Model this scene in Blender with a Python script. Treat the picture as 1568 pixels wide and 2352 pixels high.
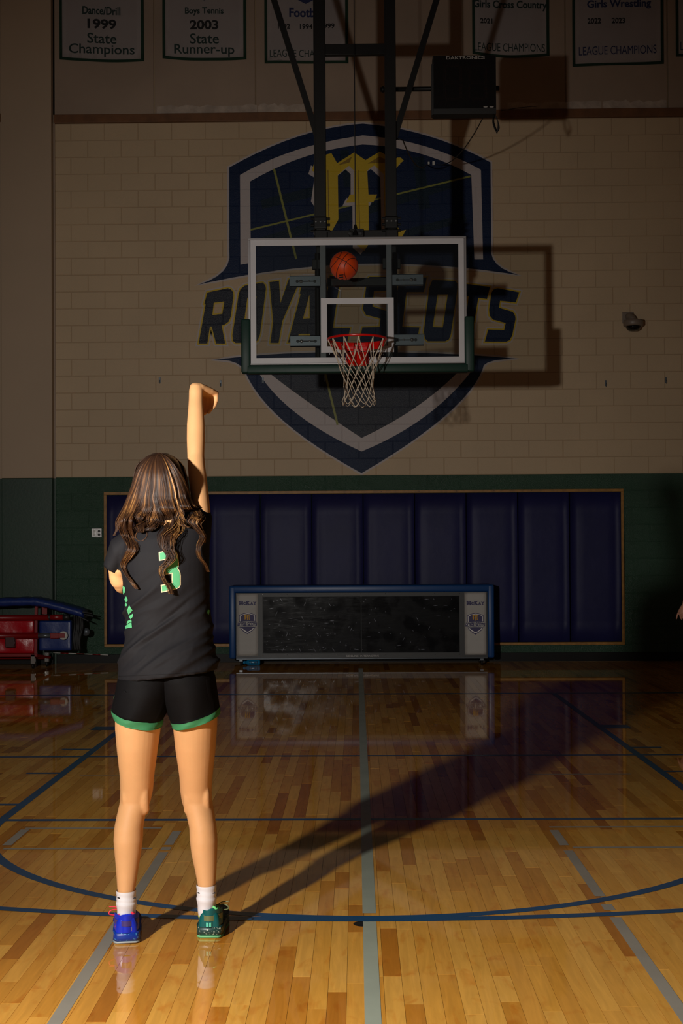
import bpy, bmesh, math, random
import numpy as np
from mathutils import Vector, Matrix, noise
from mathutils.bvhtree import BVHTree

for o in list(bpy.data.objects): bpy.data.objects.remove(o)
scene = bpy.context.scene
COL = scene.collection
random.seed(7)
PI = math.pi

# ------------------------------------------------------------------ camera
W, H = 1568, 2352
CX, CY, CH = -0.01922, -11.31012, 1.34701
FPX, YAW, PITCH, ROLL = 3103.44, -0.01659, 0.01252, -0.00589
PPX, PPY = 766.63, 1223.56
YW = 4.879            # front of the block wall

def cam_axes():
    cy, sy = math.cos(YAW), math.sin(YAW)
    f = Vector((sy, cy, 0)); r = Vector((cy, -sy, 0)); u = Vector((0, 0, 1))
    f2 = f*math.cos(PITCH) + u*math.sin(PITCH); u2 = -f*math.sin(PITCH) + u*math.cos(PITCH)
    r3 = r*math.cos(ROLL) + u2*math.sin(ROLL); u3 = -r*math.sin(ROLL) + u2*math.cos(ROLL)
    return r3, u3, f2
AR, AU, AF = cam_axes()
cam_d = bpy.data.cameras.new('camera'); cam = bpy.data.objects.new('camera', cam_d); COL.objects.link(cam)
M3 = Matrix((AR, AU, -AF)).transposed()
cam.matrix_world = Matrix.Translation((CX, CY, CH)) @ M3.to_4x4()
cam_d.sensor_fit = 'VERTICAL'; cam_d.sensor_height = 36; cam_d.lens = FPX*36/H
cam_d.shift_x = (W/2-PPX)/H; cam_d.shift_y = (PPY-H/2)/H
cam_d.clip_start = 0.05; cam_d.clip_end = 200
scene.camera = cam

def ray(px, py):
    return AF + AR*((px-PPX)/FPX) - AU*((py-PPY)/FPX)
def P(px, py, Y):                 # the point of plane Y seen at a pixel
    d = ray(px, py); t = (Y-CY)/d.y
    return Vector((CX, CY, CH)) + d*t
def F(px, py, z=0.0):             # the point of the floor seen at a pixel
    d = ray(px, py); t = (z-CH)/d.z
    return Vector((CX, CY, CH)) + d*t

# ------------------------------------------------------------------ world and lights
world = bpy.data.worlds.new('world'); scene.world = world; world.use_nodes = True
bg = world.node_tree.nodes['Background']; bg.inputs[0].default_value = (0.9, 0.85, 0.85, 1); bg.inputs[1].default_value = 0.045

LPOS = Vector((-2.0, -9.9, 1.9))
def spot(name, energy, size, blend, aim, radius=0.065, col=(1, .95, .88)):
    l = bpy.data.lights.new(name, 'SPOT'); l.energy = energy; l.spot_size = math.radians(size); l.spot_blend = blend
    l.shadow_soft_size = radius; l.color = col
    o = bpy.data.objects.new(name, l); COL.objects.link(o); o.location = LPOS
    o.rotation_euler = (Vector(aim)-LPOS).to_track_quat('-Z', 'Y').to_euler()
    return o
spot('studio_spot_lamp', 1300, 60, 1.0, (-1.25, 4.8, 2.4))
spot('studio_flood_lamp', 900, 112, 1.0, (.4, -8.2, 0))

vs = scene.view_settings; vs.view_transform = 'Standard'; vs.look = 'None'; vs.exposure = 0.0; vs.gamma = 1.0; vs.use_curve_mapping = False

# ------------------------------------------------------------------ helpers
def lin(c):
    return tuple((x/255/12.92 if x/255 <= .04045 else ((x/255+.055)/1.055)**2.4) for x in c)
def mat(name, col, rough=.5, metal=0., spec=.5, bump=None, var=None, coat=0., srgb=True, sheen=0., coords='Object'):
    m = bpy.data.materials.new(name); m.use_nodes = True
    nt = m.node_tree; b = nt.nodes['Principled BSDF']
    c = lin(col) if srgb else col
    b.inputs['Base Color'].default_value = (*c, 1); b.inputs['Roughness'].default_value = rough
    b.inputs['Metallic'].default_value = metal; b.inputs['Specular IOR Level'].default_value = spec
    b.inputs['Coat Weight'].default_value = coat; b.inputs['Coat Roughness'].default_value = .08
    if sheen: b.inputs['Sheen Weight'].default_value = sheen
    tc = nt.nodes.new('ShaderNodeNewGeometry') if coords == 'World' else nt.nodes.new('ShaderNodeTexCoord')
    src = tc.outputs['Position'] if coords == 'World' else tc.outputs['Object']
    if var:
        n = nt.nodes.new('ShaderNodeTexNoise'); n.inputs['Scale'].default_value = var[0]; n.inputs['Detail'].default_value = 5
        nt.links.new(src, n.inputs['Vector'])
        r = nt.nodes.new('ShaderNodeMapRange'); r.inputs['From Min'].default_value = .3; r.inputs['From Max'].default_value = .7
        r.inputs['To Min'].default_value = 1-var[1]; r.inputs['To Max'].default_value = 1+var[1]
        nt.links.new(n.outputs['Fac'], r.inputs['Value'])
        mx = nt.nodes.new('ShaderNodeVectorMath'); mx.operation = 'SCALE'; mx.inputs[0].default_value = c
        nt.links.new(r.outputs[0], mx.inputs['Scale']); nt.links.new(mx.outputs[0], b.inputs['Base Color'])
    if bump:
        prev = None
        for sc, st, di in (bump if isinstance(bump, list) else [bump]):
            n = nt.nodes.new('ShaderNodeTexNoise'); n.inputs['Scale'].default_value = sc; n.inputs['Detail'].default_value = 4
            nt.links.new(src, n.inputs['Vector'])
            bp = nt.nodes.new('ShaderNodeBump'); bp.inputs['Strength'].default_value = st; bp.inputs['Distance'].default_value = di
            nt.links.new(n.outputs['Fac'], bp.inputs['Height'])
            if prev: nt.links.new(prev.outputs[0], bp.inputs['Normal'])
            prev = bp
        nt.links.new(prev.outputs[0], b.inputs['Normal'])
    return m

def link(name, me, mats, parent=None, smooth=False, kind=None, label=None):
    if not isinstance(mats, (list, tuple)): mats = [mats]
    for m in mats: me.materials.append(m)
    if smooth:
        me.polygons.foreach_set('use_smooth', [True]*len(me.polygons))
    o = bpy.data.objects.new(name, me); COL.objects.link(o)
    if parent: o.parent = parent
    if kind: o['kind'] = kind
    if label: o['label'] = label
    return o
def obj(name, bm, mats, parent=None, smooth=False, kind=None, label=None, recalc=True):
    if recalc: bmesh.ops.recalc_face_normals(bm, faces=bm.faces)
    me = bpy.data.meshes.new(name); bm.to_mesh(me); bm.free()
    o = link(name, me, mats, parent, smooth, kind, label)
    if parent and parent.type == 'EMPTY':
        me.transform(Matrix.Translation(-parent.location))
    elif parent and parent.parent is not None and parent.parent.type == 'EMPTY':
        me.transform(Matrix.Translation(-parent.parent.location))
    return o
def thing(name, loc, label, cat, group=None):
    o = bpy.data.objects.new(name, None); COL.objects.link(o); o.location = loc
    o['label'] = label; o['category'] = cat
    if group: o['group'] = group
    o.empty_display_size = .1
    return o
def tag(o, label, cat, group=None):
    o['label'] = label; o['category'] = cat
    if group: o['group'] = group
    return o

def box(bm, x0, x1, y0, y1, z0, z1, bev=0, mi=0):
    vs_ = [bm.verts.new(p) for p in [(x0,y0,z0),(x1,y0,z0),(x1,y1,z0),(x0,y1,z0),(x0,y0,z1),(x1,y0,z1),(x1,y1,z1),(x0,y1,z1)]]
    fs = [bm.faces.new([vs_[i] for i in q]) for q in [(0,3,2,1),(4,5,6,7),(0,1,5,4),(1,2,6,5),(2,3,7,6),(3,0,4,7)]]
    for f in fs: f.material_index = mi
    if bev:
        es = set()
        for f in fs: es.update(f.edges)
        bmesh.ops.bevel(bm, geom=list(es), offset=bev, segments=2, affect='EDGES', profile=.5)
    return fs
def obox(bm, a, b, w, h, up=(0, 0, 1), mi=0, bev=0):   # a bar from a to b, w wide, h high
    a = Vector(a); b = Vector(b); d = (b-a).normalized(); up = Vector(up)
    s = d.cross(up)
    if s.length < 1e-4: s = d.cross(Vector((1, 0, 0)))
    s.normalize(); u = s.cross(d).normalized()
    vs_ = []
    for p in (a, b):
        for sx, sy in ((-1, -1), (1, -1), (1, 1), (-1, 1)): vs_.append(bm.verts.new(p+s*sx*w/2+u*sy*h/2))
    fs = []
    for q in [(0,1,2,3),(7,6,5,4),(0,4,5,1),(1,5,6,2),(2,6,7,3),(3,7,4,0)]:
        f = bm.faces.new([vs_[i] for i in q]); f.material_index = mi; fs.append(f)
    if bev:
        es = set()
        for f in fs: es.update(f.edges)
        bmesh.ops.bevel(bm, geom=list(es), offset=bev, segments=2, affect='EDGES', profile=.5)
def frames(pts):
    pts = [Vector(p) for p in pts]; n = len(pts); T = []
    for i in range(n):
        t = pts[min(i+1, n-1)]-pts[max(i-1, 0)]; T.append(t.normalized() if t.length > 1e-9 else Vector((0, 0, 1)))
    u = T[0].orthogonal().normalized(); out = []
    for i in range(n):
        u = (u-T[i]*u.dot(T[i]))
        u = u.normalized() if u.length > 1e-6 else T[i].orthogonal().normalized()
        out.append((pts[i], u.copy(), T[i].cross(u)))
    return out
def loft(bm, rings, mi=0, cap=True, closed=False):
    R = [[bm.verts.new(p) for p in r] for r in rings]; n = len(R[0])
    m = len(R)
    for i in range(m if closed else m-1):
        a, b = R[i], R[(i+1) % m]
        for j in range(n):
            f = bm.faces.new((a[j], a[(j+1) % n], b[(j+1) % n], b[j])); f.material_index = mi
    if cap and not closed:
        f = bm.faces.new(R[0][::-1]); f.material_index = mi
        f = bm.faces.new(R[-1]); f.material_index = mi
    return R
def tube(bm, pts, r, n=8, mi=0, cap=True, closed=False, rfun=None):
    fr = frames(pts); rings = []
    for i, (p, u, v) in enumerate(fr):
        rr = r[i] if isinstance(r, (list, tuple)) else r
        a, b = rr if isinstance(rr, tuple) else (rr, rr)
        rings.append([p+u*math.cos(2*PI*k/n)*a+v*math.sin(2*PI*k/n)*b for k in range(n)])
    return loft(bm, rings, mi, cap, closed)
def cyl(bm, a, b, r, n=16, mi=0): return tube(bm, [a, b], r, n, mi)
def lathe(bm, c, prof, axis='Z', n=24, mi=0):
    rings = []
    for r, h in prof:
        ring = []
        for k in range(n):
            x, y = r*math.cos(2*PI*k/n), r*math.sin(2*PI*k/n)
            ring.append(Vector(c)+Vector({'Z': (x, y, h), 'Y': (x, h, -y), 'X': (h, x, y)}[axis]))
        rings.append(ring)
    return loft(bm, rings, mi)
def smoothpath(pts, k=6):
    pts = [Vector(p) for p in pts]; out = []
    q = [pts[0]*2-pts[1]]+pts+[pts[-1]*2-pts[-2]]
    for i in range(1, len(q)-2):
        for j in range(k):
            t = j/k
            out.append(.5*((2*q[i])+(-q[i-1]+q[i+1])*t+(2*q[i-1]-5*q[i]+4*q[i+1]-q[i+2])*t*t+(-q[i-1]+3*q[i]-3*q[i+1]+q[i+2])*t**3))
    out.append(pts[-1]); return out
def offset_poly(p, d):
    n = len(p)
    A = sum(p[i][0]*p[(i+1) % n][1]-p[(i+1) % n][0]*p[i][1] for i in range(n))
    s = 1 if A > 0 else -1; out = []
    for i in range(n):
        a, b, c = Vector(p[i-1][:2]), Vector(p[i][:2]), Vector(p[(i+1) % n][:2])
        e1 = (b-a).normalized(); e2 = (c-b).normalized()
        n1 = Vector((e1.y, -e1.x))*s; n2 = Vector((e2.y, -e2.x))*s
        m = (n1+n2); L = m.length
        if L < 1e-3: m = n1
        else: m = m/L; m = m*min(1/max(m.dot(n1), .35), 2.2)
        out.append((b.x+m.x*d, b.y+m.y*d))
    return out
def flat(bm, pts, mi=0, flip=None):     # a simple (concave allowed) polygon of 3D points
    vs_ = [bm.verts.new(p) for p in pts]
    f = bm.faces.new(vs_); f.material_index = mi; f.normal_update()
    return bmesh.ops.triangulate(bm, faces=[f])['faces']
def text_bm(bm, s, centre, width=None, height=None, bold=0., mi=0, plane='XZ', thick=0, rot=0, squeeze=True):
    cu = bpy.data.curves.new('t', 'FONT'); cu.body = s; cu.align_x = 'CENTER'; cu.offset = bold; cu.resolution_u = 3
    ob = bpy.data.objects.new('t', cu); COL.objects.link(ob)
    dg = bpy.context.evaluated_depsgraph_get(); me = bpy.data.meshes.new_from_object(ob.evaluated_get(dg))
    co = np.array([v.co[:] for v in me.vertices])
    mn, mx = co.min(0), co.max(0); c = (mn+mx)/2
    sx = width/(mx[0]-mn[0]) if width else None; sy = height/(mx[1]-mn[1]) if height else None
    sx = sx or sy; sy = sy or sx
    vv = []
    for p in co:
        x, y = (p[0]-c[0])*sx, (p[1]-c[1])*sy
        x, y = x*math.cos(rot)-y*math.sin(rot), x*math.sin(rot)+y*math.cos(rot)
        q = Vector(centre)+(Vector((x, 0, y)) if plane == 'XZ' else Vector((x, y, 0)))
        vv.append(bm.verts.new(q))
    out = []
    for pl in me.polygons:
        try:
            f = bm.faces.new([vv[i] for i in pl.vertices]); f.material_index = mi; out.append(f)
        except ValueError: pass
    bpy.data.objects.remove(ob); bpy.data.curves.remove(cu); bpy.data.meshes.remove(me)
    return out
def evaluated(me, mods):
    ob = bpy.data.objects.new('tmp', me); COL.objects.link(ob)
    for t, kw in mods:
        m = ob.modifiers.new(t, t)
        for k, v in kw.items(): setattr(m, k, v)
    dg = bpy.context.evaluated_depsgraph_get()
    out = bpy.data.meshes.new_from_object(ob.evaluated_get(dg))
    bpy.data.objects.remove(ob); bpy.data.meshes.remove(me)
    return out
def remesh(bm, voxel, smooth=3, name='m'):
    bmesh.ops.recalc_face_normals(bm, faces=bm.faces)
    me = bpy.data.meshes.new(name); bm.to_mesh(me); bm.free()
    return evaluated(me, [('REMESH', dict(mode='VOXEL', voxel_size=voxel)), ('SMOOTH', dict(factor=.5, iterations=smooth))])

# ------------------------------------------------------------------ materials
M = {}
PB = [(180, .35, .004), (30, .2, .004)]
M['beige'] = mat('beige_block_paint', (184, 160, 128), .55, bump=PB, var=(1.3, .05), coords='World')
M['green'] = mat('green_block_paint', (20, 62, 40), .28, bump=[(130, 1.0, .008), (30, .3, .004)], var=(2, .1), coords='World', spec=.6)
M['plaster'] = mat('beige_panel_paint', (150, 130, 112), .6, bump=(60, .15, .003), var=(1.1, .12), coords='World')
M['pil'] = mat('beige_pilaster_paint', (168, 146, 122), .6, bump=(40, .1, .002), var=(.8, .05), coords='World')
M['pilgreen'] = mat('green_pilaster_paint', (18, 50, 34), .45, bump=(40, .25, .003), var=(2, .15), coords='World')
M['mortar'] = mat('painted_mortar', (166, 142, 112), .6, coords='World', bump=PB)
M['beam'] = mat('brown_stained_beam', (104, 66, 34), .55, var=(9, .2), coords='World', bump=(40, .3, .003))
MB = [(150, .5, .005), (30, .2, .004)]
M['navy'] = mat('navy_mural_paint', (2, 26, 60), .45, spec=.25, bump=MB, var=(2, .12), coords='World')
M['navyd'] = mat('dark_navy_mural_paint', (8, 17, 36), .42, spec=.35, bump=MB, var=(3, .2), coords='World')
M['tartan'] = mat('tartan_mural_paint', (3, 28, 44), .45, spec=.25, bump=MB, coords='World')
M['mwhite'] = mat('pale_grey_mural_paint', (176, 166, 164), .5, bump=PB, coords='World')
M['gold'] = mat('gold_mural_paint', (190, 160, 14), .5, bump=PB, coords='World')
M['goldd'] = mat('dark_gold_mural_paint', (128, 100, 16), .5, bump=PB, coords='World')
M['olive'] = mat('olive_mural_paint', (120, 122, 46), .5, bump=PB, coords='World')
M['black'] = mat('black_painted_steel', (12, 11, 10), .5, spec=.3, var=(5, .2))
M['blackm'] = mat('matt_black', (14, 14, 14), .6)
M['alu'] = mat('aluminium_frame', (150, 146, 146), .32, .6, bump=(14, .1, .002))
M['galv'] = mat('galvanised_steel', (100, 106, 112), .35, .5, var=(7, .08))
M['steel'] = mat('bright_steel', (190, 188, 184), .22, .9)
M['greypaint'] = mat('grey_painted_steel', (92, 94, 98), .5, var=(7, .08))
M['whitepaint'] = mat('white_line_paint', (176, 173, 175), .4, var=(5, .05))
M['pad'] = mat('dark_green_padding', (20, 46, 38), .5, spec=.3, bump=(18, .15, .004))
M['rim'] = mat('red_rim_paint', (200, 8, 4), .28, spec=.6)
M['net'] = mat('off_white_net_cord', (205, 188, 166), .8, bump=(400, .5, .002))
M['mat'] = mat('navy_vinyl_padding', (30, 31, 74), .5, spec=.22, bump=[(5, .2, .02), (60, .06, .002)], var=(2, .12))
M['oak'] = mat('golden_wood_trim', (150, 104, 34), .5, var=(20, .25))
M['rubber'] = mat('black_rubber_base', (15, 14, 13), .5, spec=.2, var=(3, .3))
M['blueframe'] = mat('blue_vinyl_padding', (10, 62, 118), .4, bump=(20, .1, .003))
M['charcoal'] = mat('charcoal_frame', (34, 34, 34), .5)
M['banner'] = mat('white_banner_cloth', (196, 186, 184), .75, bump=(10, .25, .01), var=(2.5, .05))
M['bannergreen'] = mat('green_banner_hem', (20, 62, 38), .7)
M['ink'] = mat('dark_green_lettering', (18, 42, 38), .7)
M['inkb'] = mat('black_lettering', (16, 14, 16), .7)
M['inkn'] = mat('navy_lettering', (24, 34, 78), .7)
M['vinyl'] = mat('white_vinyl_print', (232, 228, 222), .55, bump=(14, .2, .004))
M['purple'] = mat('indigo_print', (54, 48, 92), .6)
M['printgold'] = mat('gold_print', (196, 146, 32), .6)
M['silver'] = mat('silver_lettering', (150, 146, 142), .4)
M['lineblue'] = mat('blue_court_paint', (22, 76, 118), .22, var=(3, .12), coords='World')
M['linegrey'] = mat('grey_court_paint', (158, 152, 140), .22, var=(4, .08), coords='World')
M['linepale'] = mat('pale_court_paint', (164, 172, 156), .22, var=(4, .08), coords='World')
M['dark'] = mat('dark_gap', (30, 18, 8), .7)
M['redvinyl'] = mat('red_vinyl_pad', (176, 6, 26), .3, bump=(14, .4, .01))
M['redpaint'] = mat('red_painted_tube', (128, 8, 14), .35)
M['bluevinyl'] = mat('blue_vinyl_pad', (22, 46, 110), .35, bump=(12, .3, .01))
M['white'] = mat('white_plastic', (200, 198, 192), .4)
M['domegrey'] = mat('beige_camera_housing', (120, 106, 94), .45)
M['smoked'] = mat('smoked_dome', (8, 8, 10), .08, spec=.7)
M['cable'] = mat('black_cable', (12, 12, 12), .5)
M['ball'] = mat('orange_basketball_leather', (186, 62, 18), .45, spec=.35, bump=(260, .35, .002), var=(6, .12))
M['bottle'] = mat('blue_bottle_plastic', (20, 118, 166), .25)

def glass_mat(name, tint=(1, 1, 1), rough=.0, alpha_mix=.94):
    m = bpy.data.materials.new(name); m.use_nodes = True; nt = m.node_tree
    for n in list(nt.nodes): nt.nodes.remove(n)
    out = nt.nodes.new('ShaderNodeOutputMaterial'); mix = nt.nodes.new('ShaderNodeMixShader')
    tr = nt.nodes.new('ShaderNodeBsdfTransparent'); tr.inputs[0].default_value = (*tint, 1)
    gl = nt.nodes.new('ShaderNodeBsdfGlossy'); gl.inputs['Roughness'].default_value = rough
    fr = nt.nodes.new('ShaderNodeFresnel'); fr.inputs['IOR'].default_value = 1.45
    nt.links.new(fr.outputs[0], mix.inputs[0]); nt.links.new(tr.outputs[0], mix.inputs[1]); nt.links.new(gl.outputs[0], mix.inputs[2])
    nt.links.new(mix.outputs[0], out.inputs[0])
    return m
M['glass'] = glass_mat('backboard_glass', (.86, .88, .87), .02)

def wood_mat():
    m = bpy.data.materials.new('maple_floor_planks'); m.use_nodes = True; nt = m.node_tree; b = nt.nodes['Principled BSDF']
    N = nt.nodes.new; L = nt.links.new
    g = N('ShaderNodeNewGeometry'); at = N('ShaderNodeAttribute'); at.attribute_name = 'tone'
    ramp = N('ShaderNodeValToRGB'); e = ramp.color_ramp.elements
    cols = [(0, (176, 106, 34)), (.12, (204, 136, 48)), (.4, (226, 162, 66)), (.8, (234, 174, 80)), (1, (220, 154, 62))]
    e[0].position, e[0].color = 0, (*lin(cols[0][1]), 1); e[1].position, e[1].color = 1, (*lin(cols[-1][1]), 1)
    for p, c in cols[1:-1]:
        q = e.new(p); q.color = (*lin(c), 1)
    L(at.outputs['Fac'], ramp.inputs[0])
    # grain: noise stretched along the plank, shifted by the plank's tone
    mp = N('ShaderNodeVectorMath'); mp.operation = 'MULTIPLY'; mp.inputs[1].default_value = (42, 3.2, 1); L(g.outputs['Position'], mp.inputs[0])
    ad = N('ShaderNodeVectorMath'); ad.operation = 'ADD'; sc = N('ShaderNodeVectorMath'); sc.operation = 'SCALE'; sc.inputs[0].default_value = (37, 91, 13)
    L(at.outputs['Fac'], sc.inputs['Scale']); L(mp.outputs[0], ad.inputs[0]); L(sc.outputs[0], ad.inputs[1])
    n1 = N('ShaderNodeTexNoise'); n1.inputs['Scale'].default_value = 1; n1.inputs['Detail'].default_value = 6; n1.inputs['Distortion'].default_value = 1.2; L(ad.outputs[0], n1.inputs['Vector'])
    mp2 = N('ShaderNodeVectorMath'); mp2.operation = 'MULTIPLY'; mp2.inputs[1].default_value = (16, 5.5, 1); L(g.outputs['Position'], mp2.inputs[0])
    ad2 = N('ShaderNodeVectorMath'); ad2.operation = 'ADD'; L(mp2.outputs[0], ad2.inputs[0]); L(sc.outputs[0], ad2.inputs[1])
    n2 = N('ShaderNodeTexNoise'); n2.inputs['Scale'].default_value = 1; n2.inputs['Detail'].default_value = 3; n2.inputs['Distortion'].default_value = .8; L(ad2.outputs[0], n2.inputs['Vector'])
    r1 = N('ShaderNodeMapRange'); r1.inputs['From Min'].default_value = .25; r1.inputs['From Max'].default_value = .75; r1.inputs['To Min'].default_value = .86; r1.inputs['To Max'].default_value = 1.1; L(n1.outputs['Fac'], r1.inputs['Value'])
    r2 = N('ShaderNodeMapRange'); r2.inputs['From Min'].default_value = .56; r2.inputs['From Max'].default_value = .72; r2.inputs['To Min'].default_value = 0; r2.inputs['To Max'].default_value = .55; L(n2.outputs['Fac'], r2.inputs['Value'])
    mul = N('ShaderNodeVectorMath'); mul.operation = 'SCALE'; L(ramp.outputs[0], mul.inputs[0]); L(r1.outputs[0], mul.inputs['Scale'])
    mixn = N('ShaderNodeMix'); mixn.data_type = 'RGBA'; mixn.blend_type = 'MULTIPLY'
    L(r2.outputs[0], mixn.inputs['Factor']); L(mul.outputs[0], mixn.inputs[6]); mixn.inputs[7].default_value = (.8, .52, .28, 1)
    L(mixn.outputs[2], b.inputs['Base Color'])
    b.inputs['Roughness'].default_value = .035; b.inputs['Specular IOR Level'].default_value = .6
    nb = N('ShaderNodeTexNoise'); nb.inputs['Scale'].default_value = 1; mp3 = N('ShaderNodeVectorMath'); mp3.operation = 'MULTIPLY'; mp3.inputs[1].default_value = (24, 2.5, 1)
    L(g.outputs['Position'], mp3.inputs[0]); L(mp3.outputs[0], nb.inputs['Vector'])
    bp = N('ShaderNodeBump'); bp.inputs['Strength'].default_value = .03; bp.inputs['Distance'].default_value = .0015; L(nb.outputs['Fac'], bp.inputs['Height']); L(bp.outputs[0], b.inputs['Normal'])
    return m
M['wood'] = wood_mat()
# ------------------------------------------------------------------ the room
bm = bmesh.new(); box(bm, -7, 7, -13, YW+.004, -.12, -.009)
floor = obj('floor', bm, M['dark'], kind='structure')

PW = .0572; GAP = .0005
stuffV, stuffF, tones = [], [], []
planks = []
rng = random.Random(3)
for i in range(-110, 111):
    x0 = i*PW; y = -9.2 - rng.random()*.9
    while y < YW-.03:
        L_ = rng.choice([.28, .4, .5, .62, .75, .9, 1.1, 1.3])*(.85+.3*rng.random())
        y1 = min(y+L_, YW-.02)
        t = rng.random(); t = t**.75 if rng.random() < .86 else t*.25
        planks.append((x0+GAP, x0+PW-GAP, y+GAP, y1-GAP, t, (rng.random()-.5)*.0003)); y = y1
def inview(p):
    cx_, cy_ = (p[0]+p[1])/2, (p[2]+p[3])/2; d = cy_-CY
    if d < 3.3: return -1
    px = 819+(cx_)*FPX/d; py = 1262+CH*FPX/max(p[3]-CY, .1)
    if px < -20 or px > 1590 or py > 2360: return -1
    return (p[3]-p[2])/(d*d*d)
sc_ = sorted(planks, key=lambda p: -inview(p)); top300 = set(id(p) for p in sc_[:300])
for p in planks:
    x0, x1, y0, y1, t, dz = p
    vv = [(x0,y0,dz),(x1,y0,dz),(x1,y1,dz),(x0,y1,dz),(x0,y0,-.009),(x1,y0,-.009),(x1,y1,-.009),(x0,y1,-.009)]
    ff = [(0,1,2,3),(0,4,5,1),(1,5,6,2),(2,6,7,3),(3,7,4,0)]
    if id(p) in top300:
        me = bpy.data.meshes.new('floor_plank'); me.from_pydata(vv, [], ff)
        a = me.attributes.new('tone', 'FLOAT', 'FACE'); a.data.foreach_set('value', [t]*5)
        link('floor_plank', me, M['wood'], floor)
    else:
        b0 = len(stuffV); stuffV += vv; stuffF += [tuple(b0+k for k in f) for f in ff]; tones += [t]*5
me = bpy.data.meshes.new('floor_planks_beyond'); me.from_pydata(stuffV, [], stuffF)
a = me.attributes.new('tone', 'FLOAT', 'FACE'); a.data.foreach_set('value', tones)
link('far_floor_planks', me, M['wood'], floor, kind='stuff')

# court lines: thin paint films on the planks
ZL = .0006
NSTRIP = [0]
def strip(name, pts, w, m, z=ZL, label=None):
    NSTRIP[0] += 1; z = z+.00002*NSTRIP[0]
    bm = bmesh.new(); n = len(pts); prev = None
    for i in range(n):
        a = Vector(pts[max(i-1, 0)][:2]); b = Vector(pts[min(i+1, n-1)][:2]); t = (b-a).normalized(); s = Vector((-t.y, t.x))
        c = Vector(pts[i][:2]); l, r = c+s*w/2, c-s*w/2
        cur = [bm.verts.new((l.x, l.y, z)), bm.verts.new((r.x, r.y, z))]
        if prev: bm.faces.new((prev[1], cur[1], cur[0], prev[0]))
        prev = cur
    return obj(name, bm, m, floor, recalc=False, label=label)
FTY = -4.547; BASK = -.381
strip('court_line', [(-5.5, FTY-0), (5.5, FTY)], .05, M['lineblue'], label='blue free throw line running right across')
cr = 1.829-.025
strip('court_line', [(-cr, 1.30), (-cr, FTY)]+[(-cr*math.cos(t), FTY-cr*math.sin(t)) for t in np.linspace(0, PI, 48)][1:-1]+[(cr, FTY), (cr, 1.30)], .05, M['lineblue'], z=ZL+.0003, label='blue lane lines joined by the free throw arc')
ar = 6.02-.025
strip('court_line', [(ar*math.sin(t), BASK-ar*math.cos(t)) for t in np.linspace(-1.2, 1.2, 90)], .05, M['lineblue'], z=ZL+.0006, label='wide blue three point arc')
strip('court_line', [(-6, 1.30), (6, 1.30)], .09, M['lineblue'], label='blue end line under the hoop')
def hor(py, xa, xb, m, w=.05):
    y = F(819, py).y; xs = (F(xa, py).x, F(xb, py).x)
    strip('court_line', [(xs[0], y), (xs[1], y)], w, m)
hor(1736, -300, 1900, M['lineblue'], .05)
# lane hash marks
for sx in (-1, 1):
    for y, w, l in ((F(819, 1671).y, .20, .2), (F(819, 1719).y, .05, .2), (F(819, 1774).y, .05, .2), (F(819, 1846).y, .05, .2)):
        strip('lane_mark', [(sx*1.829, y), (sx*(1.829+l), y)], w, M['lineblue'])
def lng(X, pa, pb, m, w=.05):
    strip('court_line', [(X, F(819, pa).y), (X, F(819, pb).y)], w, m)
XS = .020
lng(XS, 2500, 2117, M['linepale'], .048); lng(XS, 2098, 1535, M['linepale'], .05)
for (pa, pb) in ((2500, 1957), (1952, 1945), (1940, 1908)): lng(-.888, pa, pb, M['linegrey'], .042)
for (pa, pb) in ((2500, 2108), (2092, 2078), (2060, 1955), (1943, 1908)): lng(.915, pa, pb, M['linegrey'], .042)
lng(-1.63, 1940, 1904, M['linegrey'], .042)
hor(1901, 60, 372, M['linegrey'], .03); hor(1948, 10, 350, M['linegrey'], .03)
hor(1901, 1262, 1800, M['linegrey'], .03); hor(1948, 1316, 1800, M['linegrey'], .03)
hor(1779, 185, 430, M['linegrey'], .02); hor(1780, 1214, 1450, M['linegrey'], .02)
c = F(834, 2122); bm = bmesh.new(); flat(bm, [(c.x+.036*math.cos(t), c.y+.036*math.sin(t), ZL-.0002) for t in np.linspace(0, 2*PI, 24, endpoint=False)])
obj('floor_mark', bm, M['blackm'], floor, label='small round black dot on the floor')

# far wall ---------------------------------------------------------
BW, BH, REC = .4064, .2032, .004
ZT = 32*BH                               # top of the block work = underside of the beam
bm = bmesh.new(); box(bm, -7, 7, YW+REC, YW+.3, -.1, 8.8)
wall = obj('wall_back', bm, M['mortar'], kind='structure')
XL = P(122, 900, YW).x                  # right edge of the pilaster
x0w = (P(345/4.276+200, 968, YW).x)      # a vertical joint (row 3 from the green border)
def block_mesh(w):
    bm = bmesh.new(); g, c = .003, .003
    a, b = g, w-g; z0, z1 = g, BH-g
    o_ = [bm.verts.new(p) for p in ((a, YW+REC, z0), (b, YW+REC, z0), (b, YW+REC, z1), (a, YW+REC, z1))]
    i_ = [bm.verts.new(p) for p in ((a+c, YW, z0+c), (b-c, YW, z0+c), (b-c, YW, z1-c), (a+c, YW, z1-c))]
    bm.faces.new(i_)
    for k in range(4): bm.faces.new((o_[k], o_[(k+1) % 4], i_[(k+1) % 4], i_[k]))
    return bm
bmA = block_mesh(BW); meB = bpy.data.meshes.new('wall_block'); bmA.to_mesh(meB); meB.materials.append(M['beige'])
meG = bpy.data.meshes.new('wall_block_green'); bmA.to_mesh(meG); meG.materials.append(M['green']); bmA.free()
cands = []
for r in range(32):
    # row with z0=r*BH ; rows alternate
    par = (r % 2)
    xs = x0w + (BW/2 if par else 0)
    k0 = math.ceil((-3.9-xs)/BW)
    x = xs+k0*BW
    while x < 6.8:
        cands.append((r, x)); x += BW
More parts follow.
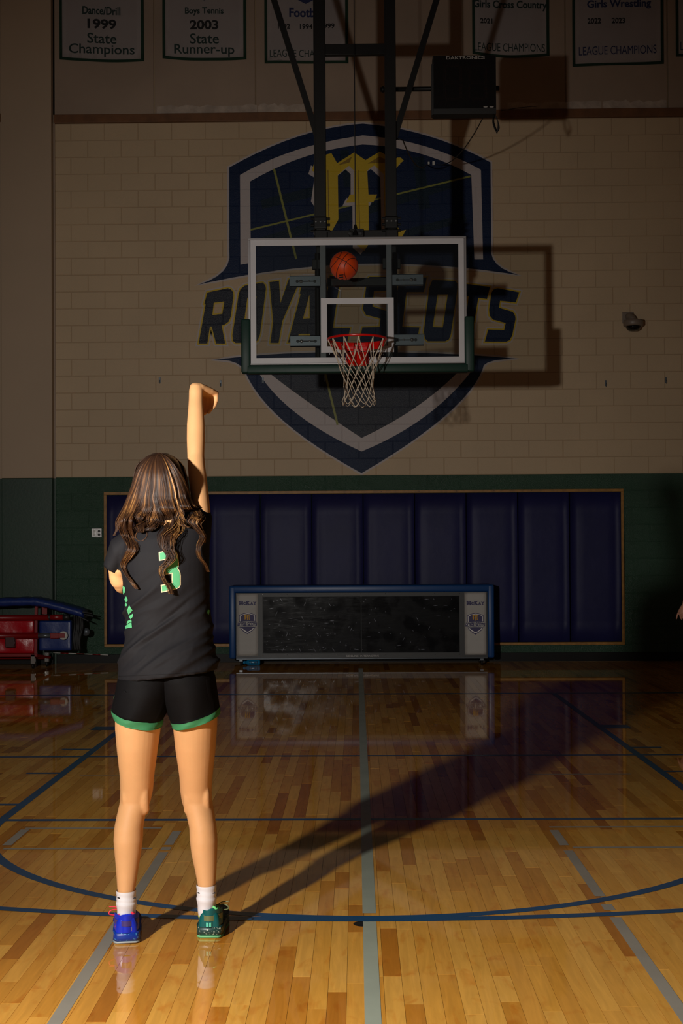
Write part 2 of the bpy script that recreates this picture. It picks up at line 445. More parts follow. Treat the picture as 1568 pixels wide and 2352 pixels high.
def score(c):
    r, x = c; z = r*BH
    hidden = (-3.05 < x < 3.15 and .3 < z < 2.0)
    out = x > 3.95 or x < XL-.2
    return (out, hidden, abs(z-3.3)+abs(x)*.35)
cands.sort(key=score)
sv = {'b': ([], []), 'g': ([], [])}
for n_, (r, x) in enumerate(cands):
    g = r < 11
    if x < XL:      # cut block next to the pilaster goes in the joined part
        pass
    if n_ < 300 and x >= XL:
        o = bpy.data.objects.new('wall_block', meG if g else meB); COL.objects.link(o); o.parent = wall; o.location = (x, 0, r*BH)
    else:
        if x+BW < XL: continue
        V, Fc = sv['g' if g else 'b']; b0 = len(V); me_ = meG
        for v in me_.vertices: V.append((max(x+v.co.x, XL-.05), v.co.y, r*BH+v.co.z))
        for p in me_.polygons: Fc.append(tuple(b0+k for k in p.vertices))
for k, m_ in (('b', 'beige'), ('g', 'green')):
    me = bpy.data.meshes.new('more_blocks'); me.from_pydata(sv[k][0], [], sv[k][1]); link('further_wall_blocks', me, M[m_], wall, kind='stuff')

# green mortar behind the lower rows
bm = bmesh.new(); box(bm, -4.0, 7, YW+REC-.0012, YW+REC+.01, 0, 11*BH-.001)
obj('green_mortar', bm, M['green'], wall)

# pilaster at the left
PX0, PX1 = P(3, 900, YW-.12).x, P(119.5, 900, YW-.12).x
zg = P(60, 1098, YW-.12).z
bm = bmesh.new(); box(bm, PX0, PX1, YW-.12, YW+.02, zg, 8.8, .006); pil = obj('trim_1', bm, M['pil'], kind='structure')
bm = bmesh.new(); box(bm, PX0, PX1, YW-.12, YW+.02, 0, zg, .006); obj('green_paint', bm, M['pilgreen'], pil)
bm = bmesh.new(); box(bm, PX1+.001, PX1+.02, YW-.02, YW+.01, zg, 8.8); obj('caulk_joint', bm, M['plaster'], pil)
bm = bmesh.new(); box(bm, PX1+.001, PX1+.02, YW-.02, YW+.01, 0, zg); obj('caulk_joint', bm, M['pilgreen'], pil)
bm = bmesh.new(); box(bm, -7, PX0-.02, YW-.03, YW+.02, zg, 8.8); sw = obj('trim_2', bm, M['pil'], kind='structure')
bm = bmesh.new(); box(bm, -7, PX0-.02, YW-.03, YW+.02, 0, zg); obj('green_paint', bm, M['pilgreen'], sw)

# upper wall: 4 ft panels above a stained beam
zb0, zb1 = ZT+.002, P(819, 255, YW).z
zb1 = zb0+.10
bm = bmesh.new(); box(bm, PX1+.01, 7, YW-.045, YW+.01, zb0, zb1, .004); beam = obj('trim_3', bm, M['beam'], kind='structure')
bm = bmesh.new(); box(bm, -7, PX0-.01, YW-.05, YW-.02, zb0+.02, zb1+.02, .004); obj('trim_4', bm, M['beam'], kind='structure')
xj = [XL-.01]+[P(x, 200, YW).x for x in (354.5, 587, 818, 1063, 1298, 1532)]+[P(1532, 200, YW).x+1.22*k for k in range(1, 4)]
for a_, b_ in zip(xj[:-1], xj[1:]):
    bm = bmesh.new(); box(bm, a_+.006, b_-.006, YW-.02, YW+.01, zb1, 8.79, .004); obj('wall_panel', bm, M['plaster'], wall)
# old flaking strip of render just above the beam
bm = bmesh.new()
for (xa, xb) in ((360, 590), (592, 700), (1165, 1380), (1385, 1530)):
    n = 14; up = []; lo = []
    for i in range(n+1):
        x = xa+(xb-xa)*i/n; up.append((x, 251-4-6*random.random()-(2 if i % 3 else 0)-(x-360)*.01)); lo.append((x, 264-(x-360)*.012))
    flat(bm, [P(x, y, YW-.0225) for x, y in up+lo[::-1]])
M['flake'] = mat('flaked_pale_render', (168, 152, 138), .8, bump=(30, .6, .01), var=(9, .2))
obj('flaked_render', bm, M['flake'], wall)

# ceiling high above and rubber base
bm = bmesh.new(); box(bm, -7, 7, -13, YW+.3, 8.8, 8.9); obj('ceiling', bm, M['plaster'], kind='structure')
bm = bmesh.new(); box(bm, PX1+.02, 7, YW-.012, YW+.002, .0005, .105, .003); obj('baseboard_back', bm, M['rubber'], kind='structure')
bm = bmesh.new(); box(bm, -7, PX1+.004, YW-.132, YW-.121, .0005, .105, .003); obj('baseboard_left', bm, M['rubber'], kind='structure')

# mural --------------------------------------------------------------
mm = ['mwhite', 'navy', 'navyd', 'gold', 'goldd', 'olive', 'beige', 'tartan']
def mural(layers, name, parent, z_off=0.0):
    """layers: (polygon in photo pixels taken on the wall plane, material, level)"""
    bm = bmesh.new(); lay = bm.faces.layers.float.new('lv')
    for poly, m_, lv in layers:
        fs = flat(bm, [(P(x, y, YW).x, 0, P(x, y, YW).z) for x, y in poly], mm.index(m_))
        for f in fs: f[lay] = lv
    zs = [v.co.z for v in bm.verts]; xs = [v.co.x for v in bm.verts]
    def cut(co, no):
        bmesh.ops.bisect_plane(bm, geom=bm.verts[:]+bm.edges[:]+bm.faces[:], plane_co=co, plane_no=no, dist=1e-6)
    for r in range(int(min(zs)/BH), int(max(zs)/BH)+2):
        for d in (-.006, -.003, .003, .006): cut((0, 0, r*BH+d), (0, 0, 1))
    k = math.floor((min(xs)-x0w)/(BW/2)); 
    while x0w+k*BW/2 < max(xs):
        for d in (-.006, -.003, .003, .006): cut((x0w+k*BW/2+d, 0, 0), (1, 0, 0))
        k += 1
    # every face becomes its own film at its level
    bmesh.ops.split_edges(bm, edges=bm.edges[:]) if False else None
    V, Fc, mi = [], [], []
    def dep(x, z):
        dz = abs(z/BH-round(z/BH))*BH
        e = 0.
        if dz < .0061: e = max(e, min(1, (.006-dz)/.003))
        return e
    for f in bm.faces:
        b0 = len(V); c = f.calc_center_median(); row = math.floor(c.z/BH); off = BW/2 if row % 2 else 0
        for v in f.verts:
            x, z = v.co.x, v.co.z; e = dep(x, z)
            q = (x-x0w-off)/BW; dx = abs(q-round(q))*BW
            if dx < .0061: e = max(e, min(1, (.006-dx)/.003))
            V.append((x, YW-.0009-.0005*f[lay]+e*(REC-.0012)-z_off, z))
        Fc.append(tuple(range(b0, b0+len(f.verts)))); mi.append(f.material_index)
    bm.free()
    me = bpy.data.meshes.new(name); me.from_pydata(V, [], Fc); me.polygons.foreach_set('material_index', mi)
    return link(name, me, [M[k] for k in mm], parent)
def arc(p0, p1, p2, n=10):  # quadratic through p1 at mid
    out = []
    c = (2*p1[0]-.5*(p0[0]+p2[0]), 2*p1[1]-.5*(p0[1]+p2[1]))
    for i in range(n+1):
        t = i/n; out.append(((1-t)**2*p0[0]+2*t*(1-t)*c[0]+t*t*p2[0], (1-t)**2*p0[1]+2*t*(1-t)*c[1]+t*t*p2[1]))
    return out
topc = arc((526, 385), (683, 314), (833, 284), 10)[:-1]+arc((833, 284), (985, 313), (1126, 373), 10)
up = topc+[(1128, 567)]+arc((1128, 567), (1140, 606), (1191, 632), 6)[1:]+arc((1191, 632), (1012, 611), (828, 606), 10)[1:]+arc((828, 606), (640, 621), (455, 654), 10)[1:]+arc((455, 654), (513, 622), (526, 575), 6)[1:]
ro = arc((551, 402), (680, 345), (833, 311), 10)[:-1]+arc((833, 311), (975, 336), (1104, 390), 10)
ri = arc((574, 417), (700, 360), (833, 332), 10)[:-1]+arc((833, 332), (962, 352), (1082, 402), 10)
low = arc((487, 827), (655, 812), (827, 809), 8)+arc((827, 809), (1010, 812), (1189, 824), 8)[1:]+arc((1189, 824), (1127, 830), (1108, 848), 5)[1:]+arc((1108, 848), (1020, 957), (830, 1087), 12)[1:]+arc((830, 1087), (652, 968), (562, 852), 12)[1:]+arc((562, 852), (535, 831), (487, 827), 5)[1:-1]
lring = arc((590, 850), (680, 949), (830, 1037), 12)+arc((830, 1037), (975, 957), (1084, 850), 12)[1:]+arc((1056, 850), (955, 935), (830, 1006), 12)+arc((830, 1006), (700, 918), (610, 850), 12)[1:]
lin_ = [(610, 850)]+arc((610, 850), (700, 918), (830, 1006), 12)[1:]+arc((830, 1006), (955, 935), (1056, 850), 12)[1:]
def line(a, b, w):
    a, b = Vector(a), Vector(b); n = (b-a).normalized(); n = Vector((-n.y, n.x))*w/2
    return [tuple(a+n), tuple(b+n), tuple(b-n), tuple(a-n)]
gM = [(749,355),(761,352),(774,375),(813,350),(839,368),(872,348),(890,358),(905,368),(912,362),(920,362),(927,369),(917,377),(909,388),(905,400),(907,470),(912,520),(919,531),(932,528),(922,546),(905,560),(884,536),(881,400),(859,380),(843,392),(846,447),(866,447),(857,465),(846,465),(847,560),(836,577),(818,562),(817,465),(794,466),(803,447),(813,447),(813,392),(801,381),(775.5,402),(777,504),(757,540),(745,556),(728,530),(732,470),(722,455),(730,400),(716,392),(722,372),(735,380)]
SL = [(offset_poly(up, 4), 'mwhite', 0), (up, 'navy', 1), (ro+[(1109, 596), (1089, 596)]+ri[::-1]+[(576, 604), (552, 608)], 'mwhite', 3),
      (offset_poly(low, 4), 'mwhite', 0), (low, 'navy', 1), (lin_, 'navyd', 2), (lring, 'mwhite', 3),
      (line((629, 388), (680, 595), 5), 'olive', 4), (line((575, 528), (1080, 405), 4), 'olive', 3.5), (line((746, 856), (775, 976), 5), 'olive', 3.5),
      (line((590, 560), (1040, 420), 22), 'tartan', 2), (line((600, 470), (760, 430), 22), 'tartan', 2.2), (line((900, 545), (1070, 500), 18), 'tartan', 2.2), (line((960, 360), (975, 480), 26), 'tartan', 2.4), (line((790, 345), (800, 430), 20), 'tartan', 2.6),
      ([(x-8, y+8) for x, y in gM], 'mwhite', 4), (gM, 'gold', 5),
      ([(775, 380), (809, 359), (802, 374)], 'goldd', 6), ([(844, 376), (870, 360), (886, 366), (884, 374)], 'goldd', 6), (line((753, 390), (755, 530), 2), 'goldd', 6), (line((822, 390), (826, 530), 2), 'goldd', 6)]
mur = mural(SL, 'painted_crest', wall)
LT = {
 'R': ([(476,672),(523,662),(530,664),(535,671),(536,679),(530,727),(525,739),(515,746),(509,748),(517,789),(496,789),(486,750),(482,750),(476,789),(456,789),(472,699.5),(469,698.5)], [(491,695.5),(515,692.5),(510.5,721),(487.5,723.5)]),
 'O': ([(562,656),(603,649),(609,655),(610.5,663),(597,768),(592,781),(584,788),(541,788),(535,783),(533.5,770),(548,675),(552,664)], [(568,684),(589,681),(578,762),(557,764)]),
 'Y': ([(618.6,648),(640.4,645),(644,696),(663,641),(691,638),(648,738),(639.6,788),(620.6,788),(627,738)], None),
 'A': ([(690,676),(688,674),(692,658),(700,636),(731,636),(733,787),(712,787),(712,767),(686,767),(681,787),(661,787)], [(710.4,677),(711,731),(695.5,732)]),
 'L': ([(757,634),(782,634),(764,753),(804,753),(797,787),(735,787)], None),
 'S': ([(848,636),(905,636),(900,668),(858.5,669),(855,704),(893,716),(898,726),(890,775),(880,787),(824,787),(832,752),(871.5,751),(873.6,731.6),(840,723),(833,710),(840,664),(843,642)], None),
 'C': ([(915,650),(922,640),(980,637),(973,671),(933,671),(923.4,751),(963,752),(956,787),(908,787),(900,778),(900,765)], None),
 'O2': ([(992.7,643),(1045,645),(1050,651),(1050,664),(1035,768),(1030.7,779),(1022,784),(982,784),(975.4,777),(973,761),(986,659.5)], [(1004.7,676),(1028,676),(1016.6,752),(993.4,751)]),
 'T': ([(1062,651),(1125,659),(1118,687),(1098,684),(1081,785),(1060,785),(1076,681),(1056,678)], None),
 'S2': ([(1142,662),(1192,671.4),(1184,694.6),(1148,691),(1145.6,707),(1177,716),(1182.5,724.6),(1183.6,733),(1176,770),(1170.5,781),(1162,785),(1113,785),(1120.7,757),(1157.5,758),(1160.8,742),(1131.5,734),(1124,724.6),(1122.8,711.6),(1128,672.5),(1133,665)], None)}
LL = []
for i_, (k, (o_, h_)) in enumerate(LT.items()):
    e_ = .45*(i_ % 2)
    LL += [(offset_poly(o_, 6.5), 'mwhite', 0+e_), (offset_poly(o_, 3.2), 'gold', 1+e_), (o_, 'navyd' if k in 'ROYA' else 'navy', 2+e_)]
    if h_: LL += [(h_, 'gold', 3+e_), (offset_poly(h_, -3), 'beige', 4+e_)]
mural(LL, 'painted_lettering', mur)
# wall padding --------------------------------------------------------
Ym = YW-.06
zt, zb = P(819, 1126.5, Ym).z, P(819, 1484, Ym).z
xa, xb = P(238, 1300, Ym).x, P(1434, 1300, Ym).x
t = thing('wall_padding', ((xa+xb)/2, Ym, zb), 'row of ten navy wall pads inside a golden wood frame on the green wall', 'wall pad')
bm = bmesh.new(); fw = .034
for a4 in ((xa, xb, zt-fw, zt), (xa, xb, zb, zb+fw), (xa, xa+fw, zb+fw, zt-fw), (xb-fw, xb, zb+fw, zt-fw)):
    box(bm, a4[0], a4[1], Ym+.02, YW-.0, a4[2], a4[3], .003)
obj('wood_frame', bm, M['oak'], t)
n = 10; w = (xb-xa-2*fw)/n
for i in range(n):
    x0 = xa+fw+i*w; bm = bmesh.new(); box(bm, x0+.004, x0+w-.004, Ym, YW-.001, zb+fw+.004, zt-fw-.004)
    bmesh.ops.subdivide_edges(bm, edges=bm.edges[:], cuts=6, use_grid_fill=True)
    for v in bm.verts:
        if v.co.y < Ym+.001:
            u = (v.co.x-x0)/w; h = (v.co.z-zb)/(zt-zb)
            e = min(1, min(u, 1-u)/.10)*min(1, min(h-.02, .98-h)/.03)
            v.co.y += .03*(1-max(0, e))**2 + .006*(noise.noise(Vector((v.co.x*1.5, 3, v.co.z*1.2)))+.3*noise.noise(Vector((v.co.x*6, 3, v.co.z*5))))*max(0, e)
    obj('pad', bm, M['mat'], t, smooth=True)
# scattered screw heads along the frame's top
for i in range(14):
    x = xa+.2+i*(xb-xa-.4)/13; bm = bmesh.new(); cyl(bm, (x, Ym+.017, zt-.014), (x, Ym+.021, zt-.014), .004, 8); obj('screw', bm, M['blackm'], t)

for s, nm in ((-1, 'wall_left'), (1, 'wall_right')):
    bm = bmesh.new(); box(bm, min(s*7.0, s*7.2), max(s*7.0, s*7.2), -13, YW+.3, -.1, 8.9); obj(nm, bm, M['pil'], kind='structure')
# ------------------------------------------------------------------ banners
def banner(xl, xr, yl, yr, texts, label, sag=3, crest=None, tilt=0, group='banners on the upper wall'):
    Yb = YW-.04
    zl, zr = P(xl, yl, Yb).z, P(xr, yr, Yb).z; X0, X1 = P(xl, 60, Yb).x, P(xr, 60, Yb).x; zt = 8.55
    t = thing('banner', ((X0+X1)/2, Yb, min(zl, zr)), label, 'banner', group)
    def surf(u, z): return Yb+.006*math.sin(u*9+X0*3)+.004*math.sin(z*5+X0)
    def grid(u0, u1, za, zb_, m_, nm, dy, nx=16, nz=10):
        bm = bmesh.new(); g = []
        for j in range(nz+1):
            row = []
            for i in range(nx+1):
                u = u0+(u1-u0)*i/nx; A, B = za(u), zb_(u); z = A+(B-A)*j/nz
                row.append(bm.verts.new((X0+(X1-X0)*u, surf(u, z)-dy, z)))
            g.append(row)
        for j in range(nz):
            for i in range(nx): bm.faces.new((g[j][i], g[j][i+1], g[j+1][i+1], g[j+1][i]))
        bmesh.ops.solidify(bm, geom=bm.faces[:], thickness=.002)
        return obj(nm, bm, m_, t, smooth=True)
    bz = lambda u: zl+(zr-zl)*u-.004*sag*4*u*(1-u)
    e = .034; wu = e/(X1-X0)
    grid(wu, 1-wu, lambda u: bz(u)+e, lambda u: zt, M['banner'], 'cloth', 0)
    grid(0, wu, lambda u: bz(u)+e, lambda u: zt, M['bannergreen'], 'hem', .001, 2)
    grid(1-wu, 1, lambda u: bz(u)+e, lambda u: zt, M['bannergreen'], 'hem', .001, 2)
    grid(0, 1, bz, lambda u: bz(u)+e, M['bannergreen'], 'hem', .001, 16, 2)
    for (s, cx_, cy_, w_, h_, m_, bold) in texts:
        a = P(cx_-w_/2, cy_, Yb); b = P(cx_+w_/2, cy_, Yb); bm = bmesh.new()
        text_bm(bm, s, (0, 0, 0), (b-a).length, h_/191.7, bold)
        ang = math.atan2(zr-zl, X1-X0)
        cpt = (a+b)/2
        for v in bm.verts:
            x, z = v.co.x, v.co.z; X = cpt.x+x; Z = cpt.z+z+math.tan(ang)*x
            v.co = (X, surf((X-X0)/(X1-X0), Z)-.005, Z)
        obj('lettering', bm, M[m_], t)
    if crest:
        cx_, cy_ = crest; c_ = P(cx_, cy_, Yb); bm = bmesh.new()
        pts = [(-.14, .28), (0, .33), (.14, .28), (.14, .12), (.1, .05), (0, 0), (-.1, .05), (-.14, .12)]
        flat(bm, [(c_.x+x, surf((c_.x+x-X0)/(X1-X0), c_.z+z)-.007, c_.z+z) for x, z in pts])
        obj('printed_crest', bm, M['inkn'], t)
banner(136, 330, 136, 141, [('Dance/Drill', 233, 25, 87, 19, 'ink', .028), ('1999', 234, 55.5, 66, 23, 'inkb', .035), ('State', 234, 88, 67, 24, 'ink', .012), ('Champions', 233.5, 116, 151, 30, 'ink', .012)],
       'white championship banner reading Dance/Drill 1999 State Champions', 5, (233, 0))
banner(373, 565, 134, 136, [('Boys Tennis', 469, 27, 89, 19, 'ink', .028), ('2003', 468.5, 57.5, 66, 22, 'inkb', .035), ('State', 469.5, 89, 67, 24, 'ink', .012), ('Runner-up', 469, 116, 138, 29, 'ink', .012)],
       'white banner reading Boys Tennis 2003 State Runner-up', 6, (469, 2))
banner(607, 799, 146, 146, [('Football', 704, 29, 80, 22, 'inkn', .03), ('1992', 652, 61, 28, 12, 'inkb', .028), ('1994', 703, 61, 29, 12, 'inkb', .028), ('1999', 753, 60, 30, 12, 'inkb', .028), ('LEAGUE CHAMPIONS', 702, 123, 165, 17, 'ink', 0)],
       'white banner reading Football 1992 1994 1999, behind the left steel post', 0, (702, 9))
banner(1084, 1261, 124, 128, [('Girls Cross Country', 1171, 13, 169, 23, 'ink', .028), ('2021', 1116.5, 48, 28, 12, 'inkb', .028), ('LEAGUE CHAMPIONS', 1170, 109, 162, 19, 'ink', 0)],
       'white banner reading Girls Cross Country 2021, partly behind the shot clock', 9)
banner(1314, 1523, 153, 147, [('Girls Wrestling', 1421, 11, 147, 23, 'inkn', .028), ('2022', 1364, 48.5, 31, 13, 'inkb', .028), ('2023', 1419.5, 47.5, 31, 13, 'inkb', .028), ('LEAGUE CHAMPIONS', 1418, 115, 178, 20, 'inkn', 0)],
       'white banner reading Girls Wrestling 2022 2023, right of the shot clock', 0)
banner(1551, 1745, 130, 128, [('LEAGUE CHAMPIONS', 1648, 105, 172, 20, 'inkn', 0)], 'white green-edged banner cut off by the right edge of the picture', 0)

# ------------------------------------------------------------------ basketball goal
G = thing('basketball_goal', (0, .7, 2.8), 'ceiling-hung basketball goal with glass backboard, red rim and black steel posts', 'basketball hoop')
YP = .7
def part(name, bm, m, smooth=False, label=None, parent=None): return obj(name, bm, M[m] if isinstance(m, str) else m, parent or G, smooth, label=label)
zB, zT = 2.90, 3.967
# glass, painted border, target square, aluminium frame
bm = bmesh.new(); box(bm, -.90, .90, .0, .012, zB+.01, zT-.012); part('glass_pane', bm, 'glass')
def rectring(bm, x0, x1, z0, z1, w, y0, y1):
    for a in ((x0, x1, z1-w, z1), (x0, x1, z0, z0+w), (x0, x0+w, z0+w, z1-w), (x1-w, x1, z0+w, z1-w)): box(bm, a[0], a[1], y0, y1, a[2], a[3])
def PX(px, Y=0): return P(px, 690, Y).x
def PZ(py, Y=0): return P(819, py, Y).z
bm = bmesh.new(); rectring(bm, -.895, .895, zB+.012, zT-.018, .046, -.0015, -.0005); part('painted_border', bm, 'whitepaint')
bm = bmesh.new(); rectring(bm, -.305, .305, 3.0, 3.457, .051, -.0015, -.0005); part('target_square', bm, 'whitepaint')
bm = bmesh.new()
for a in ((-.915, .915, zT-.018, zT), (-.915, .915, zB, zB+.012)): box(bm, a[0], a[1], -.012, .055, a[2], a[3], .003)
for s in (-1, 1): box(bm, min(s*.915, s*.897), max(s*.915, s*.897), -.012, .055, zB+.012, zT-.018, .003)
part('frame', bm, 'alu')
# padding along the bottom edge and up the sides
pth = [(-.935, 3.275), (-.925, 3.0), (-.915, 2.90), (-.87, 2.872), (0, 2.872), (.87, 2.872), (.915, 2.90), (.925, 3.0), (.935, 3.275)]
bm = bmesh.new(); box(bm, -.975, -.897, -.028, .07, 2.83, PZ(731), .014); part('side_padding', bm, 'pad', True)
bm = bmesh.new(); box(bm, .897, .975, -.028, .07, 2.83, PZ(729), .014); part('side_padding', bm, 'pad', True)
bm = bmesh.new(); box(bm, -.93, .93, -.03, .072, 2.825, 2.898, .014); part('bottom_padding', bm, 'pad', True)
# grey uprights behind the glass with slotted mounting plates
for x0, x1 in ((735, 748.5), (887, 900)):
    bm = bmesh.new(); box(bm, PX(x0, .05), PX(x1, .05), .03, .08, zB+.02, zT-.02, .004); part('upright', bm, 'greypaint')
for (xa_, xb_, y0_, y1_) in ((665, 735, 632, 657.5), (901, 971.5, 630.5, 656.5), (666, 735, 769.5, 795), (901, 972.5, 768, 794.5)):
    X0, X1, Z0, Z1 = PX(xa_, .02), PX(xb_, .02), PZ(y1_, .02), PZ(y0_, .02)
    bm = bmesh.new(); box(bm, X0, X1, .016, .022, Z0, Z1); box(bm, X0, X1, .004+.012, .05, Z1-.006, Z1); box(bm, X0, X1, .016, .05, Z0, Z0+.006)
    br = part('mounting_plate', bm, 'galv')
    cz = (Z0+Z1)/2-.002; cx_ = (X0+X1)/2+(.01 if X0 < 0 else -.012)
    bm = bmesh.new(); box(bm, cx_-.068, cx_+.068, .0135, .0155, cz-.005, cz+.005)
    for s in (-1, 1): cyl(bm, (cx_+s*.074, .0132, cz), (cx_+s*.074, .0155, cz), .013, 14)
    part('slot', bm, 'blackm', parent=br)
    for q, r_ in ((-.042 if X0 < 0 else .042, .013), (.025 if X0 < 0 else -.025, .007)):
        bm = bmesh.new(); lathe(bm, (cx_+q, .013, cz), [(r_*1.25, 0), (r_*1.2, -.003), (r_*.6, -.004), (r_*.55, -.009), (.001, -.0095)], 'Y', 12); part('bolt', bm, 'steel', True, parent=br)
# black hanging posts
X1a, X1b = P(721.5, 250, YP).x, P(747.5, 250, YP).x
X2a, X2b = P(884, 250, YP).x, P(909, 250, YP).x
zpost = PZ(505, YP)
for i, (xa_, xb_) in enumerate(((X1a, X1b), (X2a, X2b))):
    bm = bmesh.new(); box(bm, xa_, xb_, YP-.05, YP+.05, zpost, 8.8, .004); box(bm, xa_-.004, xa_+.006, YP-.056, YP-.04, zpost, 8.8); part('post', bm, 'black')
    bm = bmesh.new(); box(bm, xa_+.012, xb_-.006, YP-.045, YP+.04, 3.0, zpost+.02, .004)
    part('lower_post', bm, 'black')
    bm = bmesh.new(); box(bm, xa_-.012, xb_+.010, YP-.065, YP+.06, zpost-.09, zpost+.02, .012); box(bm, xa_-.004, xb_+.012, YP-.06, YP+.05, zpost-.19, zpost-.1, .008)
    for s in (-1, 1):
        for k in range(3): 
            x_ = (xb_ if s > 0 else xa_); cyl(bm, (x_, YP-.05, zpost+.0-.055*k), (x_+s*.035, YP-.05, zpost-.055*k), .012, 10)
    part('clamp', bm, 'black')
    for k in range(3):
        bm = bmesh.new(); cyl(bm, ((xa_+xb_)/2-.04+.04*k, YP-.066, zpost-.03), ((xa_+xb_)/2-.04+.04*k, YP-.073, zpost-.03), .007, 8); part('bolt', bm, 'steel')
# diagonal braces
def brace(a, b, Y0, w):
    A, B = P(a[0], a[1], Y0), P(b[0], b[1], Y0); d = (A-B).normalized(); A = B+d*((8.8-B.z)/d.z)
    bm = bmesh.new(); obox(bm, A, B, w, .05, (0, 1, 0)); return bm
part('brace', brace((629, 0), (728, 312), YP, .052), 'black'); part('brace', brace((1002, 0), (905, 318), YP, .052), 'black')
bm = bmesh.new(); box(bm, X1b-.001, X2a+.001, YP-.03, YP+.03, PZ(127.5, YP), PZ(103, YP), .003); part('crossbar', bm, 'black')
bm = bmesh.new(); box(bm, X1b-.01, X2a+.01, YP-.04, YP+.03, PZ(548, YP), PZ(531, YP), .003)
part('crossbar', bm, 'black')
bm = bmesh.new(); xc = P(816, 530, YP).x
box(bm, xc-.055, xc+.075, YP-.07, YP-.03, PZ(548, YP), PZ(529, YP), .006); tube(bm, [(xc, YP-.05, PZ(545, YP)), (xc, YP-.05, PZ(519, YP))], [.035, .010], 10)
for s in (-1, 1): lathe(bm, (xc+s*.045, YP-.075, PZ(539, YP)), [(.022, .01), (.022, -.008), (.001, -.01)], 'Y', 12)
part('cable_anchor', bm, 'black')
bm = bmesh.new(); cyl(bm, (xc, YP-.05, PZ(522, YP)), (xc+.0, YP-.05, 8.8), .0045, 6); part('winch_cable', bm, 'cable')
# arms from the lower posts to the uprights, plates and dark beam
for xs_ in ((X1a+X1b)/2+.03, (X2a+X2b)/2-.02):
    for zz in (3.60, 3.10):
        bm = bmesh.new(); box(bm, xs_-.03, xs_+.03, .08, YP-.04, zz-.03, zz+.03, .003); part('arm', bm, 'black')
for a_ in ((717, 737, 596, 618), (907, 920, 596, 618), (879, 887, 594, 618)):
    bm = bmesh.new(); box(bm, PX(a_[0], .3), PX(a_[1], .3), .28, .33, PZ(a_[3], .3), PZ(a_[2], .3), .004); part('hinge_plate', bm, 'black')
bm = bmesh.new(); box(bm, PX(752, .3), PX(888, .3), .27, .33, PZ(657.5, .3), PZ(640, .3), .004); part('crossbar', bm, 'black')
for px_ in (729, 907):
    bm = bmesh.new(); cyl(bm, (PX(px_, .3), .3, 3.0), (PX(px_, .3), .3, 3.9), .022, 10); part('actuator_rod', bm, 'black')
# ring and its bracket
RC = Vector((P(820, 780, -.381).x, -.381, 3.05)); RR = .2365
bm = bmesh.new(); tube(bm, [(RC.x+RR*math.cos(t), RC.y+RR*math.sin(t), RC.z) for t in np.linspace(0, 2*PI, 64, endpoint=False)], .0095, 10, closed=True); ring = part('rim', bm, 'rim', True, 'bright red steel rim')
bm = bmesh.new()
box(bm, RC.x-.095, RC.x+.095, -.022, -.003, 2.865, 3.035, .004)        # plate on the board
# apron under the back of the ring
fr = []
for t in np.linspace(.32, PI-.32, 22):
    fr.append((RC.x+(RR-.004)*math.cos(t), RC.y+(RR-.004)*math.sin(t)))
R_ = [[(x, y, RC.z-.004), (x*.0+x, y+.008, RC.z-.004), (x, y+.008, RC.z-.062*(.5+.5*math.sin(t))), (x, y, RC.z-.062*(.5+.5*math.sin(t)))] for (x, y), t in zip(fr, np.linspace(.32, PI-.32, 22))]
loft(bm, R_)
box(bm, RC.x-.085, RC.x+.085, RC.y+RR-.02, -.02, 3.0, 3.028, .004)
for s in (-1, 1): flat(bm, [(RC.x+s*.08, -.02, 2.88), (RC.x+s*.08, -.145, 3.0), (RC.x+s*.08, -.02, 3.02)]); box(bm, RC.x+s*.08-.004, RC.x+s*.08+.004, -.15, -.02, 2.98, 3.03)
flat(bm, [(RC.x-.08, -.03, 2.88), (RC.x+.08, -.03, 2.88), (RC.x+.08, -.12, 2.985), (RC.x-.08, -.12, 2.985)])
part('rim_bracket', bm, 'rim', label='red steel bracket under the rim')
for s in (-1, 1):
    bm = bmesh.new(); lathe(bm, (RC.x+s*.072, -.022, 2.885), [(.009, .002), (.009, -.006), (.001, -.007)], 'Y', 10); part('bolt', bm, 'steel')
# net
bm = bmesh.new(); rnd = random.Random(5)
LV = [(3.036, .232), (2.955, .205), (2.875, .170), (2.80, .142), (2.735, .124), (2.67, .116), (2.605, .121), (2.545, .136)]
def npt(k, a):
    z, r = LV[k]; j = Vector((rnd.uniform(-1, 1), rnd.uniform(-1, 1), rnd.uniform(-1, 1)))*(.0 if k < 2 else .005)
    return Vector((RC.x+.002*k+r*math.cos(a), RC.y+r*math.sin(a), z))+j
nodes = {}
for k in range(len(LV)):
    for i in range(24): nodes[(k, i)] = npt(k, 2*PI*i/24+.05)
for i in range(0, 24, 2):
    for s in (1, -1):
        # rim loop -> first knot two levels down, then diamonds
        a = nodes[(0, i)]; b = nodes[(2, (i+s) % 24)]; mid = (a+b)/2+Vector((0, 0, -.006))
        o_ = Vector((rnd.uniform(-.003, .003), 0, 0))
        tube(bm, smoothpath([a+o_, mid, b], 4), .0030, 5)
        tube(bm, smoothpath([a-o_*2, mid+Vector((.004, 0, .003)), b], 4), .0026, 5)
        cur = (i+s) % 24; pts = [nodes[(2, cur)]]
        for k in range(3, len(LV)):
            cur = (cur+s) % 24 if True else cur; pts.append(nodes[(k, cur)])
        tube(bm, smoothpath(pts, 3), .0031, 5)
for i in range(24):
    k = len(LV)-1; 
    if (i % 2) == (0 if (k % 2) else 0):
        a, b = nodes[(k, i)], nodes[(k, (i+2) % 24)]
        dip = .03 if i != 16 else .055
        m_ = (a+b)/2-Vector((0, 0, dip)); tube(bm, smoothpath([a, m_, b], 5), .0031, 5)
    if i % 2 == 0:
        p = nodes[(0, i)]; tube(bm, [(p.x, p.y, p.z+.016), (p.x*1, p.y, p.z-.012)], .0045, 6)
